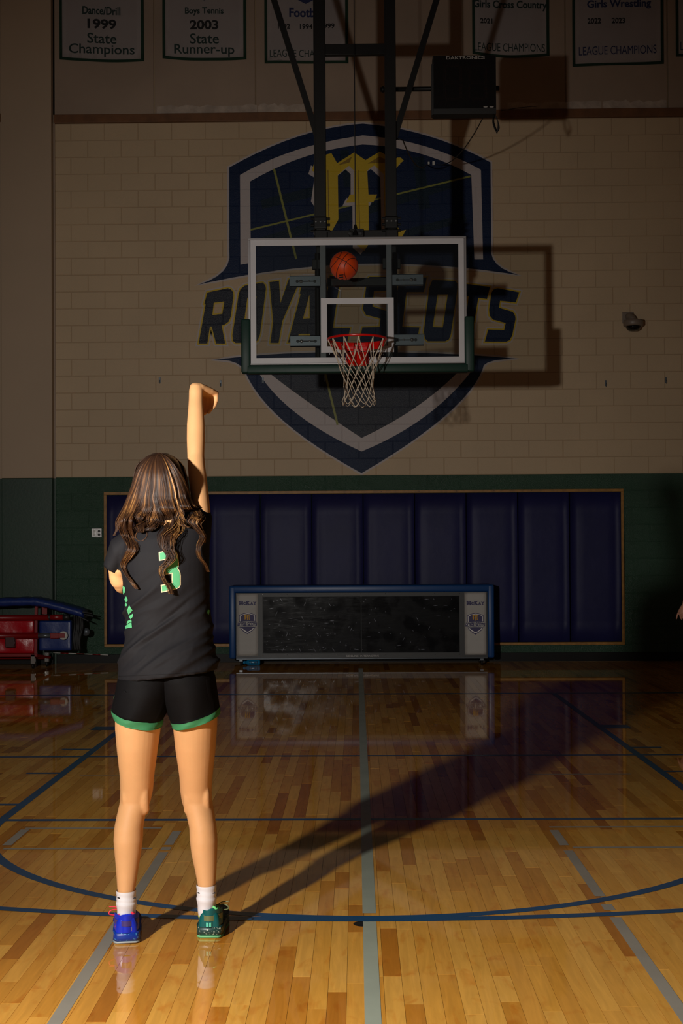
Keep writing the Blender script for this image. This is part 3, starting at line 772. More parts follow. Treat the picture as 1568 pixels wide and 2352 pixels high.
for k in range(2, len(LV)):
    for i in range(24):
        if (i+k) % 2: bmesh.ops.create_icosphere(bm, subdivisions=1, radius=.0055, matrix=Matrix.Translation(nodes[(k, i)]))
part('net', bm, 'net', True)

# ------------------------------------------------------------------ basketball in the air
Yb = -.24; BC = P(790, 610.5, Yb); BR = .1165
t = thing('basketball', BC, 'orange basketball in the air in front of the glass backboard', 'basketball')
bm = bmesh.new(); bmesh.ops.create_uvsphere(bm, u_segments=48, v_segments=32, radius=BR, matrix=Matrix.Translation(BC)); obj('ball_skin', bm, M['ball'], t, True)
# the seams cross at a pole facing the camera
pole = Vector((-.12, -1, .22)).normalized(); e1 = Vector((.55, 0, .9)); e1 = (e1-pole*e1.dot(pole)).normalized(); e2 = pole.cross(e1)
def on(v): return BC+v.normalized()*(BR+.0003)
bm = bmesh.new(); T_ = np.linspace(0, 2*PI, 72, endpoint=False)
tube(bm, [on(pole*math.cos(a)+e1*math.sin(a)) for a in T_], .0028, 6, closed=True)
tube(bm, [on(pole*math.cos(a)+e2*math.sin(a)) for a in T_], .0028, 6, closed=True)
for s in (-1, 1):
    tube(bm, [on(pole*(math.cos(a))*.8+e1*math.sin(a)*.95+e2*s*(.55-.28*math.cos(2*a))) for a in T_], .0028, 6, closed=True)
obj('seams', bm, M['blackm'], t, True)
bm = bmesh.new()
c0 = P(783, 634, -.33)
def onb(x, z):
    dx, dz = c0.x+x-BC.x, c0.z+z-BC.z; return BC+Vector((dx, -math.sqrt(max(BR*BR-dx*dx-dz*dz, 0)), dz))*1.014
for q in ([(-.016, .017), (.018, .017), (.018, .010), (-.016, .010)], [(-.016, .0035), (.018, .0035), (.018, -.0035), (-.016, -.0035)], [(-.013, -.010), (.018, -.010), (.018, -.017), (-.007, -.017)], [(.018, .017), (.024, .014), (.024, -.014), (.018, -.017)]):
    flat(bm, [onb(x, z) for x, z in q])
obj('printed_mark', bm, M['inkb'], t)

# ------------------------------------------------------------------ shot clock and its pipe
YC = .60
t = thing('shot_clock', (P(1066, 200, YC).x, YC, P(1066, 262, YC).z), 'black box shot clock on a pipe beside the right steel post', 'shot clock')
x0, x1, z0, z1 = P(994, 195, YC).x, P(1139, 195, YC).x, P(1066, 262, YC).z, P(1066, 127, YC).z
bm = bmesh.new(); box(bm, x0, x1, YC, YC+.13, z0, z1, .003); obj('housing', bm, M['blackm'], t)
M['clockface'] = mat('black_clock_face', (5, 5, 6), .3)
bm = bmesh.new(); box(bm, x0+.006, x1-.006, YC-.004, YC+.001, z0+.05, z1-.006); obj('face', bm, M['clockface'], t)
bm = bmesh.new(); box(bm, x0+.002, x1-.002, YC-.006, YC+.0, z0, z0+.046); obj('bottom_strip', bm, M['charcoal'], t)
bm = bmesh.new(); box(bm, x0-.012, x0-.001, YC+.01, YC+.09, z0, z1-.07); obj('side_flange', bm, M['charcoal'], t)
bm = bmesh.new(); text_bm(bm, 'DAKTRONICS', (P(1068.5, 133, YC).x, YC-.006, P(1068, 133, YC).z), 88/258.5, 7.2/258.5, .02); obj('lettering', bm, M['silver'], t)
# unlit LED dots of two digits
M['led'] = mat('unlit_red_led', (44, 20, 16), .4)
bm = bmesh.new()
for cx_ in (1039.5, 1097):
    c_ = P(cx_, 190, YC); w_, h_ = .155/2, .31/2
    pts = []
    for s in (-1, 1):
        for k in range(11):
            for q in (0, 1):
                pts += [(s*(w_-.014*q), h_*.12+k/10*h_*.75), (s*(w_-.014*q), -h_*.12-k/10*h_*.75)]
    for k in range(9):
        for q in (0, 1):
            for zz in (-h_+.014*q, 0+.007*(2*q-1), h_-.014*q): pts.append((-w_*.7+k/8*w_*1.4, zz))
    for x, z in pts:
        r_ = .0032; flat(bm, [(c_.x+x-r_, YC-.005, c_.z+z), (c_.x+x, YC-.005, c_.z+z-r_), (c_.x+x+r_, YC-.005, c_.z+z), (c_.x+x, YC-.005, c_.z+z+r_)])
obj('digit_lights', bm, M['led'], t, kind='stuff')
bm = bmesh.new()
for cx_ in (1114.5, 1128.5):
    c_ = P(cx_, 246, YC); flat(bm, [(c_.x+.02*math.cos(a)*.95, YC-.005, c_.z+.007*math.sin(a)) for a in np.linspace(0, 2*PI, 16, endpoint=False)])
obj('maker_badge', bm, M['silver'], t)
zp = P(1000, 194.5, YC+.07).z
bm = bmesh.new(); cyl(bm, (P(873, 195, YP+.08).x, YP+.08, zp), (P(1146, 195, YP+.08).x, YP+.08, zp), .022, 12)
for px_ in (879, 1000): cyl(bm, (P(px_, 195, YP+.08).x-.008, YP+.08, zp), (P(px_, 195, YP+.08).x+.008, YP+.08, zp), .03, 12)
obj('mounting_pipe', bm, M['black'], t, True)
bm = bmesh.new(); cp = P(1135, 266, YC+.05)
for q in (0, 1, 2):
    L_ = [(0, 0, .02), (-.015+q*.006, q*.008, -.05), (.004+q*.01, q*.008, -.12-q*.008), (.022, q*.006, -.142-q*.004), (.042-q*.006, 0, -.11), (.03, 0, -.05), (.005, 0, .01)]
    tube(bm, smoothpath([cp+Vector(v) for v in L_], 6), .0045, 6)
obj('coiled_cord', bm, M['cable'], t, True)
# cables from clock to the junction boxes on the wall
a = P(1112, 264, YC+.06); b = P(1004, 378, YW-.03)
bm = bmesh.new(); pts = []
for i in range(25):
    u = i/24; p = a.lerp(b, u); p.z -= .22*4*u*(1-u)*.6; pts.append(p)
tube(bm, pts, .0055, 6); tag(obj('hanging_cable', bm, M['cable'], None, True), 'thin black cable sagging from the shot clock to the wall', 'cable')
a = P(925, 322, YP+.02); b = P(980, 378, YW-.03); pts = []
for i in range(19):
    u = i/18; p = a.lerp(b, u); p.z -= .12*4*u*(1-u); pts.append(p)
bm = bmesh.new(); tube(bm, [P(910, 318, YP+.02)]+pts, .006, 6); obj('power_cable', bm, M['cable'], G, True)
for px_, w_, h_, lb in ((984, .022, .03, 'small white junction box on the crest, left one of two'), (995, .028, .042, 'small white junction box on the crest, right one of two')):
    c_ = P(px_, 376, YW); bm = bmesh.new(); box(bm, c_.x-w_/2, c_.x+w_/2, YW-.035, YW-.002, c_.z-h_/2, c_.z+h_/2, .003); tag(obj('junction_box', bm, M['white']), lb, 'junction box')
# thin wire right of the clock on the wall
bm = bmesh.new(); tube(bm, smoothpath([P(1150, 255, YW-.05), P(1190, 248, YW-.03), P(1232, 244, YW-.03)], 6), .003, 5); tag(obj('wall_wire', bm, M['cable'], None, True), 'fine wire lying along the wooden beam behind the shot clock', 'wire')

# ------------------------------------------------------------------ dome camera on the wall
c_ = P(1452, 742, YW-.09)
t = thing('dome_camera', (c_.x, YW-.09, c_.z-.06), 'beige dome security camera on the bare wall at the right', 'camera')
s_ = 1/191.7
bm = bmesh.new(); box(bm, c_.x-.105, c_.x+.03, YW-.02, YW-.001, c_.z+.01, c_.z+.145, .006); obj('wall_plate', bm, M['domegrey'], t)
bm = bmesh.new(); tube(bm, smoothpath([(c_.x-.03, YW-.015, c_.z+.09), (c_.x-.02, YW-.06, c_.z+.085), (c_.x-.002, YW-.10, c_.z+.05), (c_.x, YW-.10, c_.z+.02)], 5), .042, 16); obj('arm', bm, M['domegrey'], t, True)
bm = bmesh.new(); lathe(bm, (c_.x, YW-.135, c_.z), [(.02, .04), (.075, .035), (.112, .024), (.116, .0), (.116, -.035), (.104, -.046), (.09, -.048), (.001, -.048)], 'Z', 32); obj('housing', bm, M['domegrey'], t, True)
bm = bmesh.new(); lathe(bm, (c_.x, YW-.135, c_.z-.046), [(.086, .002), (.085, -.02), (.072, -.042), (.045, -.056), (.001, -.061)], 'Z', 32); obj('dome', bm, M['smoked'], t, True)

# hooks and a socket plate
hk = [(366.5, 873, 'bent steel hook high on the wall above the player, leftmost of the row'), (506.5, 880, 'steel hook on the wall just right of the raised hand'), (603.5, 873, 'steel hook on the pale band of the crest, left of the net'), (745, 869, 'steel hook on the dark crest just left of the net'), (1391, 880, 'steel hook on the bare wall at the right, nearer of two to the crest'), (1529, 873, 'steel hook on the bare wall, rightmost of the row')]
for px_, py_, lb in hk:
    c_ = P(px_, py_, YW-.01); t = thing('wall_hook', (c_.x, YW-.004, c_.z-.03), lb, 'hook', 'steel hooks along the wall')
    bm = bmesh.new(); box(bm, c_.x-.011, c_.x+.011, YW-.006, YW-.001, c_.z-.036, c_.z+.036, .002); obj('plate', bm, M['galv'], t)
    bm = bmesh.new(); tube(bm, smoothpath([(c_.x, YW-.006, c_.z+.0), (c_.x, YW-.03, c_.z-.01), (c_.x, YW-.035, c_.z-.03), (c_.x, YW-.02, c_.z-.04)], 4), .004, 6); obj('prong', bm, M['galv'], t, True)
c_ = P(222, 1224, YW); t = thing('outlet_plate', (c_.x, YW, c_.z-.05), 'shiny steel outlet plate on green blocks left of the wall pads', 'outlet')
bm = bmesh.new(); box(bm, c_.x-.062, c_.x+.062, YW-.008, YW-.001, c_.z-.055, c_.z+.055, .003); obj('plate', bm, mat('brushed_steel_plate', (170, 168, 166), .3, .8, bump=(30, .5, .002)), t)
for s in (-1, 1):
    bm = bmesh.new()
    for q in (-1, 1):
        cyl(bm, (c_.x+s*.03, YW-.008, c_.z+q*.02), (c_.x+s*.03, YW-.0105, c_.z+q*.02), .0155, 16)
    o = obj('socket', bm, M['charcoal'] if s > 0 else M['white'], t)

# ------------------------------------------------------------------ scorer's table
YT = YW-.50
def TX(px, py=1430): return P(px, py, YT).x
def TZ(py): return P(830, py, YT).z
t = thing('scorers_table', (TX(829), YT, 0), "low scorer's table with blue padded rim and black glossy screen standing before the wall pads", 'table')
xa, xb = TX(526, 1350), TX(1134.5); zt_, zb_ = TZ(1344), TZ(1511)
bm = bmesh.new(); box(bm, xa+.03, xb-.03, YT+.02, YT+.42, zb_+.01, zt_-.03, .01); obj('cabinet', bm, M['charcoal'], t)
bm = bmesh.new(); box(bm, xa, xb, YT-.02, YT+.44, zt_-.085, zt_, .02); obj('top_padding', bm, M['blueframe'], t, True)
for s in (0, 1):
    bm = bmesh.new(); x_ = xa if s == 0 else xb-.075; box(bm, x_, x_+.075, YT-.022, YT+.42, zb_-.005, zt_-.005, .018); obj('side_padding', bm, M['blueframe'], t, True)
bm = bmesh.new()
fx0, fx1 = xa+.078, xb-.078; fz0, fz1 = zb_, zt_-.088
sx0, sx1, sz0, sz1 = TX(603), TX(1055), TZ(1500), TZ(1369)
for a4 in ((fx0, fx1, sz1, fz1), (fx0, fx1, fz0, sz0), (fx0, sx0, sz0, sz1), (sx1, fx1, sz0, sz1)): box(bm, a4[0], a4[1], YT-.004, YT+.02, a4[2], a4[3])
obj('screen_surround', bm, M['charcoal'], t)
sm = bpy.data.materials.new('scratched_glossy_screen'); sm.use_nodes = True; nt = sm.node_tree; b = nt.nodes['Principled BSDF']
b.inputs['Base Color'].default_value = (.006, .006, .007, 1)
g_ = nt.nodes.new('ShaderNodeNewGeometry'); n1 = nt.nodes.new('ShaderNodeTexNoise'); n1.inputs['Scale'].default_value = 1; n1.inputs['Detail'].default_value = 8
mp = nt.nodes.new('ShaderNodeVectorMath'); mp.operation = 'MULTIPLY'; mp.inputs[1].default_value = (6, 1, 30); nt.links.new(g_.outputs['Position'], mp.inputs[0]); nt.links.new(mp.outputs[0], n1.inputs['Vector'])
n2 = nt.nodes.new('ShaderNodeTexNoise'); n2.inputs['Scale'].default_value = 5; n2.inputs['Detail'].default_value = 6; nt.links.new(g_.outputs['Position'], n2.inputs['Vector'])
r1 = nt.nodes.new('ShaderNodeMapRange'); r1.inputs['From Min'].default_value = .4; r1.inputs['From Max'].default_value = .7; r1.inputs['To Min'].default_value = .2; r1.inputs['To Max'].default_value = .5
nt.links.new(n2.outputs['Fac'], r1.inputs['Value']); nt.links.new(r1.outputs[0], b.inputs['Roughness'])
bp = nt.nodes.new('ShaderNodeBump'); bp.inputs['Strength'].default_value = .25; bp.inputs['Distance'].default_value = .004; nt.links.new(n1.outputs['Fac'], bp.inputs['Height'])
bp2 = nt.nodes.new('ShaderNodeBump'); bp2.inputs['Strength'].default_value = .12; bp2.inputs['Distance'].default_value = .01; b.inputs['Specular IOR Level'].default_value = .06; nt.links.new(n2.outputs['Fac'], bp2.inputs['Height']); nt.links.new(bp.outputs[0], bp2.inputs['Normal']); nt.links.new(bp2.outputs[0], b.inputs['Normal'])
xm = (sx0+sx1)/2
for k, (p0, p1) in enumerate(((sx0, xm), (xm, sx1))):
    bm = bmesh.new(); box(bm, p0+.006, p1-.004, YT+.003, YT+.019, sz0+.006, sz1-.006, .002); obj('screen', bm, sm, t)
# scratches: fine pale marks in the plastic cover
bm = bmesh.new(); rnd = random.Random(11)
for i in range(150):
    x = rnd.uniform(sx0+.03, sx1-.05); z = sz0+(sz1-sz0)*rnd.random()**1.5
    if rnd.random() < .45: x = sx0+rnd.uniform(.03, .9)
    L_ = rnd.choice([.006, .008, .012, .03]); a_ = rnd.choice([0, 0, .1, 1.1, -1.0, 2]); w_ = .0018
    dx, dz = math.cos(a_)*L_, math.sin(a_)*L_; z = min(max(z, sz0+.04), sz1-.04)
    n_ = Vector((-dz, dx)).normalized()*w_
    flat(bm, [(x-dx, YT+.0015, z-dz), (x+n_.x, YT+.0015, z+n_.y), (x+dx, YT+.0015, z+dz), (x-n_.x, YT+.0015, z-n_.y)])
obj('scratches', bm, mat('pale_scratch', (120, 124, 140), .3), t, kind='stuff')
# printed side panels
def mini_crest(par, cx_, cy_, k):
    # the wall crest again, small; k = scale relative to the wall one
    cpx, cpy = 828, 700
    def tr(p): 
        q = P(cx_, cy_, YT); return (q.x+(p[0]-cpx)*k/191.7, YT-.0135, q.z-(p[1]-cpy)*k/191.7)
    bm = bmesh.new(); mats_ = [M['purple'], M['vinyl'], M['printgold']]
    for poly, mi_, lv in ((up, 0, 0), (ro+[(1109, 596), (1089, 596)]+ri[::-1]+[(576, 604), (552, 608)], 1, 1), (low, 0, 0), (lring, 1, 1), (gM, 2, 2)):
        for f in flat(bm, [tuple(Vector(tr(p))-Vector((0, .0004*lv, 0))) for p in poly], mi_): pass
    for kk, (o_, h_) in LT.items():
        flat(bm, [tuple(Vector(tr(p))-Vector((0, .0012, 0))) for p in offset_poly(o_, 2)], 0)
        if h_: flat(bm, [tuple(Vector(tr(p))-Vector((0, .0016, 0))) for p in h_], 1)
    me_ = obj('printed_crest', bm, mats_, par)
for (xl, xr, cx_) in ((544, 592.5, 569), (1066.5, 1116, 1092)):
    bm = bmesh.new()
    X0, X1, Z0, Z1 = TX(xl), TX(xr), TZ(1505), TZ(1362)
    n = 24; g = []
    for j in range(n+1):
        z = Z0+(Z1-Z0)*j/n; row = []
        for i in range(7): 
            x = X0+(X1-X0)*i/6; row.append(bm.verts.new((x, YT-.009+.0022*math.sin(z*70)*(1-j/n)+.001*noise.noise(Vector((x*9, 0, z*14))), z)))
        g.append(row)
    for j in range(n):
        for i in range(6): bm.faces.new((g[j][i], g[j][i+1], g[j+1][i+1], g[j+1][i]))
    bmesh.ops.solidify(bm, geom=bm.faces[:], thickness=.002)
    pn = obj('side_banner', bm, M['vinyl'], t, True)
    c_ = P(cx_-.5, 1385, YT); bm = bmesh.new()
    text_bm(bm, 'M', (c_.x-.077, YT-.0135, c_.z), .05, 9.5/198, .09); text_bm(bm, 'C', (c_.x-.036, YT-.0135, c_.z-.004), .03, 7/198, .09); text_bm(bm, 'K', (c_.x+.008, YT-.0135, c_.z), .05, 9.5/198, .09)
    text_bm(bm, 'A', (c_.x+.048, YT-.0135, c_.z-.004), .033, 7/198, .09); text_bm(bm, 'Y', (c_.x+.083, YT-.0135, c_.z-.004), .034, 7/198, .09)
    h_ = .0055
    for (x, w_, z) in ((-.095, .02, -1), (-.059, .02, -1), (-.097, .018, 1), (-.057, .018, 1), (-.008, .02, -1), (.025, .022, -1), (-.008, .02, 1), (.027, .02, 1)):
        cz = c_.z+z*.0215; flat(bm, [(c_.x+x-w_/2, YT-.0137, cz-h_/2), (c_.x+x+w_/2, YT-.0137, cz-h_/2), (c_.x+x+w_/2, YT-.0137, cz+h_/2), (c_.x+x-w_/2, YT-.0137, cz+h_/2)])
    for (x, w_, z) in ((.038, .016, -1), (.058, .016, -1), (.083, .018, -1), (.071, .015, 1), (.095, .015, 1)):
        cz = c_.z-.004+z*.016; flat(bm, [(c_.x+x-w_/2, YT-.0137, cz-h_/2), (c_.x+x+w_/2, YT-.0137, cz-h_/2), (c_.x+x+w_/2, YT-.0137, cz+h_/2), (c_.x+x-w_/2, YT-.0137, cz+h_/2)])
    obj('lettering', bm, M['purple'], pn)
    mini_crest(pn, cx_-1, 1432.5+ (0 if cx_ < 800 else 1), 44/735)
bm = bmesh.new(); text_bm(bm, 'SIDELINE  INTERACTIVE', (TX(832), YT-.0055, TZ(1506.5)), 75/198, 4.2/198, .01); obj('lettering', bm, M['silver'], t)
for i in range(9):
    for zz in (fz1-.012, sz0-.018):
        bm = bmesh.new(); x = sx0+(sx1-sx0)*i/8; lathe(bm, (x, YT-.004, zz), [(.005, .001), (.004, -.003), (.001, -.004)], 'Y', 8); obj('screw', bm, M['blackm'] if i % 3 else M['steel'], t)
bm = bmesh.new(); box(bm, fx0, fx1, YT-.006, YT+.03, zb_-.012, zb_-.001, .002); obj('bottom_rail', bm, M['galv'], t)
for xx in (xa+.13, xb-.14):
    for yy in (YT+.06, YT+.34):
        bm = bmesh.new(); box(bm, xx-.02, xx+.02, yy-.02, yy+.02, .05, zb_+.012, .002); w_ = obj('caster', bm, M['galv'], t)
        bm = bmesh.new(); lathe(bm, (xx-.012, yy, .0285), [(.001, 0), (.028, .002), (.028, .022), (.001, .024)], 'X', 18); obj('wheel', bm, M['blackm'], w_, True)
# bottle lying under the table
zc = .034; A = P(557.5, 1530, YT+.10); bx0 = A.x; x1_ = P(597, 1530, YT+.10).x; yb_ = YT+.13
t = thing('drink_bottle', ((bx0+x1_)/2, yb_, 0), 'blue drink bottle lying on the floor under the scorer\'s table', 'bottle')
bm = bmesh.new(); L_ = x1_-bx0
lathe(bm, (bx0, yb_, zc), [(.012, .032), (.015, .036), (.028, .052), (.033, .075), (.033, L_*.55), (.0325, L_-.012), (.027, L_-.001), (.001, L_)], 'X', 24); obj('body', bm, M['bottle'], t, True)
bm = bmesh.new(); lathe(bm, (bx0, yb_, zc), [(.001, 0), (.017, .001), (.019, .006), (.019, .03), (.001, .031)], 'X', 20); obj('cap', bm, M['bottle'], t, True)
bm = bmesh.new(); text_bm(bm, 'PRIME', (0, 0, 0), .105, .034, .04)
for v in bm.verts:
    a_ = v.co.z/.0335; v.co = Vector((bx0+L_*.62+v.co.x, yb_-.0337*math.cos(a_), zc+.0337*math.sin(a_)))
obj('lettering', bm, M['inkb'], t)

# ------------------------------------------------------------------ pole cart and pads at the left
YQ = YW-.72
def QX(px, py=1450, Y=None): return P(px, py, Y or YQ).x
def QZ(py, Y=None): return P(60, py, Y or YQ).z
t = thing('pole_cart', (QX(40), YQ, 0), 'red steel pole cart on casters at the left edge', 'cart')
XLF = QX(-160)
for (py_, xe, r_) in ((1419, 113, .033), (1460, 88, .036)):
    bm = bmesh.new(); cyl(bm, (XLF, YQ, QZ(py_)), (QX(xe), YQ, QZ(py_)), r_, 16); tb = obj('rail', bm, M['redpaint'], t, True)
bm = bmesh.new(); cyl(bm, (QX(112), YQ, QZ(1418)), (QX(145), YQ, QZ(1418)), .031, 16); obj('pole_end', bm, M['redpaint'], t, True)
bm = bmesh.new(); cyl(bm, (QX(145), YQ, QZ(1418)), (QX(160), YQ, QZ(1418)), .034, 16); cyl(bm, (QX(111), YQ, QZ(1418)), (QX(116), YQ, QZ(1418)), .034, 16); obj('pole_cap', bm, M['charcoal'], t, True)
for px_ in (80.5, -120):
    bm = bmesh.new(); obox(bm, (QX(px_), YQ+.03, QZ(1505)), (QX(px_+2), YQ+.03, QZ(1393)), .034, .034, (0, 1, 0), bev=.003); obj('upright', bm, M['redpaint'], t)
bm = bmesh.new(); obox(bm, (XLF, YQ+.02, QZ(1505)), (QX(84), YQ+.02, QZ(1505)), .04, .035, bev=.003); obj('base_rail', bm, M['redpaint'], t)
bm = bmesh.new(); obox(bm, (QX(97), YQ+.12, QZ(1412)), (QX(97), YQ+.12, QZ(1390)), .06, .02, (0, 1, 0)); obj('hanger', bm, M['redpaint'], t)
bm = bmesh.new(); box(bm, QX(13), QX(35), YQ-.03, YQ+.03, QZ(1487), QZ(1462), .006); obj('winch_box', bm, mat('dark_red_box', (60, 12, 14), .4), t)
bm = bmesh.new(); tube(bm, smoothpath([(QX(33), YQ-.05, QZ(1466)), (QX(36), YQ-.06, QZ(1476)), (QX(33), YQ-.05, QZ(1483))], 5), .005, 6); obj('winch_handle', bm, M['galv'], t, True)
bm = bmesh.new(); cyl(bm, (QX(88), YQ, QZ(1460)), (QX(117), YQ, QZ(1460)), .027, 16); obj('inner_pole', bm, M['galv'], t, True)
bm = bmesh.new(); box(bm, QX(116), QX(137), YQ-.032, YQ+.032, QZ(1466.5), QZ(1454), .006); box(bm, QX(135), QX(150), YQ-.034, YQ-.024, QZ(1465), QZ(1455), .003); box(bm, QX(135), QX(150), YQ+.024, YQ+.034, QZ(1465), QZ(1455), .003); fk = obj('fork', bm, M['redpaint'], t)
bm = bmesh.new(); cpt = Vector((QX(146), YQ-.02, QZ(1460))); lathe(bm, cpt, [(.001, 0), (.048, .002), (.05, .01), (.048, .036), (.001, .038)], 'Y', 24); obj('pulley', bm, M['white'], fk, True)
for px_, Y_ in ((76, YQ+.02), (108, YQ+.30), (-115, YQ+.02), (-115, YQ+.30)):
    X_ = P(px_, 1520, Y_).x; bm = bmesh.new(); box(bm, X_-.025, X_+.025, Y_-.02, Y_+.02, .055, QZ(1503), .004); cs = obj('caster', bm, M['steel'], t)
    bm = bmesh.new(); lathe(bm, (X_-.014, Y_, .0335), [(.001, 0), (.033, .003), (.033, .025), (.001, .028)], 'X', 18); obj('wheel', bm, M['blackm'], cs, True)
bm = bmesh.new(); cyl(bm, (QX(88), YQ+.3, QZ(1510, YQ+.3)), (XLF, YQ+.3, QZ(1510, YQ+.3)), .02, 8); cyl(bm, (QX(82), YQ+.02, QZ(1506)), (QX(100), YQ+.3, QZ(1510, YQ+.3)), .018, 8); obj('rear_rail', bm, M['redpaint'], t)
def soft_pad(name, x0, x1, y0, y1, z0, z1, m, label, seed, amp=.012, folds=0):
    bm = bmesh.new(); box(bm, x0, x1, y0, y1, z0, z1, .015); bmesh.ops.subdivide_edges(bm, edges=[e for e in bm.edges if e.calc_length() > .1], cuts=14, use_grid_fill=True)
    for v in bm.verts:
        p = v.co; f = folds*.008*math.sin(p.x*70+3*math.sin(p.z*9))*(1 if p.y < (y0+y1)/2 else 0)
        v.co.y += amp*noise.noise(Vector((p.x*4+seed, p.y*3, p.z*4)))+f
        v.co.z += amp*.6*noise.noise(Vector((p.x*3+seed, 5, 2)))
    return tag(obj(name, bm, M[m], None, True), label, 'mat')
soft_pad('red_pad', XLF+.05, QX(75), YQ+.06, YQ+.20, QZ(1502), QZ(1425), 'redvinyl', 'crimson vinyl pad with creases held in the pole cart', 1, folds=1)
soft_pad('blue_pad', QX(86), QX(160), YQ+.07, YQ+.19, QZ(1496), QZ(1427), 'bluevinyl', 'dark blue rectangular vinyl pad behind the pulley end of the cart', 4)
# long blue mat draped on top
bm = bmesh.new(); cen = [(-160, 1388), (-60, 1386), (20, 1382), (75, 1381), (92, 1382), (120, 1388), (155, 1397), (180, 1404), (195, 1409)]
pth = smoothpath([P(x, y, YQ+.06) for x, y in cen], 6)
rings = []
for i, (p, u_, v_) in enumerate(frames(pth)):
    ring = []
    hh = .052+.004*math.sin(i*1.7); 
    for k in range(20):
        a_ = 2*PI*k/20; cx_, sx_ = math.cos(a_), math.sin(a_)
        ring.append(Vector((p.x, p.y+.17*math.copysign(abs(cx_)**.5, cx_), p.z+hh*math.copysign(abs(sx_)**.6, sx_)+.006*noise.noise(Vector((p.x*14, cx_*2, sx_*2))))))
    rings.append(ring)
loft(bm, rings); t = thing('long_blue_mat', (QX(60), YQ+.06, QZ(1400)), 'long dark blue mat draped over the red pole cart', 'mat')
obj('mat_body', bm, M['bluevinyl'], t, True)
bm = bmesh.new()
for q, (dx, dy, dz, l) in enumerate(((0, -.1, .02, .11), (.0, 0, -.01, .10), (0, .08, .0, .085), (-.02, -.12, -.035, .09))):
    e = pth[-1]; obox(bm, (e.x-.02+dx, e.y+dy, e.z+dz), (e.x+l+dx, e.y+dy-.01, e.z+dz-.02-.01*q), .07, .012, (0, .2, 1))
obj('straps', bm, M['blackm'], t)
# black bundled net and steel pole end behind
bm = bmesh.new()
for k in range(9):
    x = QX(166+k*1.8); tube(bm, smoothpath([(x, YQ+.1+.02*(k % 3), QZ(1412)), (x+.02*math.sin(k), YQ+.13, QZ(1440)), (x-.01, YQ+.11, QZ(1470)), (x+.015*math.cos(k*2), YQ+.12, QZ(1497))], 5), .016, 8)
tag(obj('bundled_net', bm, M['blackm'], None, True), 'black bundled net hanging at the right end of the cart', 'net')
bm = bmesh.new(); zc = QZ(1452, YQ+.25); cyl(bm, (QX(150, 1452, YQ+.25), YQ+.25, zc), (QX(196, 1452, YQ+.25), YQ+.25, zc), .018, 12)
lathe(bm, (QX(197, 1452, YQ+.25), YQ+.23, zc), [(.001, 0), (.045, .003), (.047, .02), (.045, .04), (.001, .042)], 'Y', 24)
tag(obj('steel_pole', bm, M['galv'], None, True), 'grey steel pole end with round roller right of the cart', 'pole')
# striped antenna rod along the wall base
A, B = P(84, 1497.5, YW-.10), P(249, 1504.5, YW-.10)
t = thing('striped_rod', A.lerp(B, .5), 'thin red and white striped rod leaning low along the wall', 'rod')
n = 9
for k in range(n):
    bm = bmesh.new(); cyl(bm, A.lerp(B, k/n), A.lerp(B, (k+1)/n), .0055, 8); obj('stripe', bm, M['white'] if k % 2 == 0 else M['redpaint'], t, True)
# ------------------------------------------------------------------ people
def skin_mat(name, col):
    m = mat(name, col, .58, spec=.3, bump=(90, .08, .002), var=(14, .04)); b = m.node_tree.nodes['Principled BSDF']
    b.inputs['Subsurface Weight'].default_value = .12; b.inputs['Subsurface Radius'].default_value = (.012, .005, .003); return m
M['skin'] = skin_mat('tan_skin', (220, 166, 114)); M['skin2'] = skin_mat('pale_skin', (206, 150, 124))
M['jersey'] = mat('black_jersey_knit', (27, 26, 29), .75, spec=.2, bump=[(500, .2, .001), (5, .15, .01)])
M['shorts'] = mat('black_shorts_knit', (25, 24, 26), .7, spec=.2, bump=[(500, .2, .001), (9, .25, .008)])
M['kgreen'] = mat('green_trim_knit', (88, 178, 122), .65, bump=[(300, .2, .001), (16, .2, .005)])
M['cream'] = mat('cream_number_edge', (232, 214, 170), .6)
M['sock'] = mat('white_ribbed_sock', (226, 222, 226), .8, bump=[(14, .3, .004)])
def ring(L_, R_, Yc, dh, n=28, sq=1.0, dY=None):
    a, b = P(L_[0], L_[1], Yc), P(R_[0], R_[1], Yc); c = (a+b)/2; u = (b-a)/2; out = []
    for k in range(n):
        t = 2*PI*k/n; ct, st = math.cos(t), math.sin(t)
        ct = math.copysign(abs(ct)**sq, ct); st = math.copysign(abs(st)**sq, st)
        out.append(c+u*ct+Vector((0, 1, 0))*dh*st)
    return out
def skin_tube(bm, pts, rad, n=14): tube(bm, smoothpath(pts, 3), [r if isinstance(r, tuple) else (r, r) for r in interp(rad, 3)], n)
def interp(r, k):
    out = []
    for i in range(len(r)-1):
        for j in range(k):
            a, b = r[i], r[i+1]; t = j/k
            if not isinstance(a, tuple): a = (a, a)
            if not isinstance(b, tuple): b = (b, b)
            out.append((a[0]*(1-t)+b[0]*t, a[1]*(1-t)+b[1]*t))
    a = r[-1]; out.append(a if isinstance(a, tuple) else (a, a)); return out
def ball(bm, c, r, sub=3):
    rr = r if isinstance(r, tuple) else (r, r, r)
    bmesh.ops.create_icosphere(bm, subdivisions=sub, radius=1, matrix=Matrix.Translation(c) @ Matrix.Diagonal((*rr, 1)))
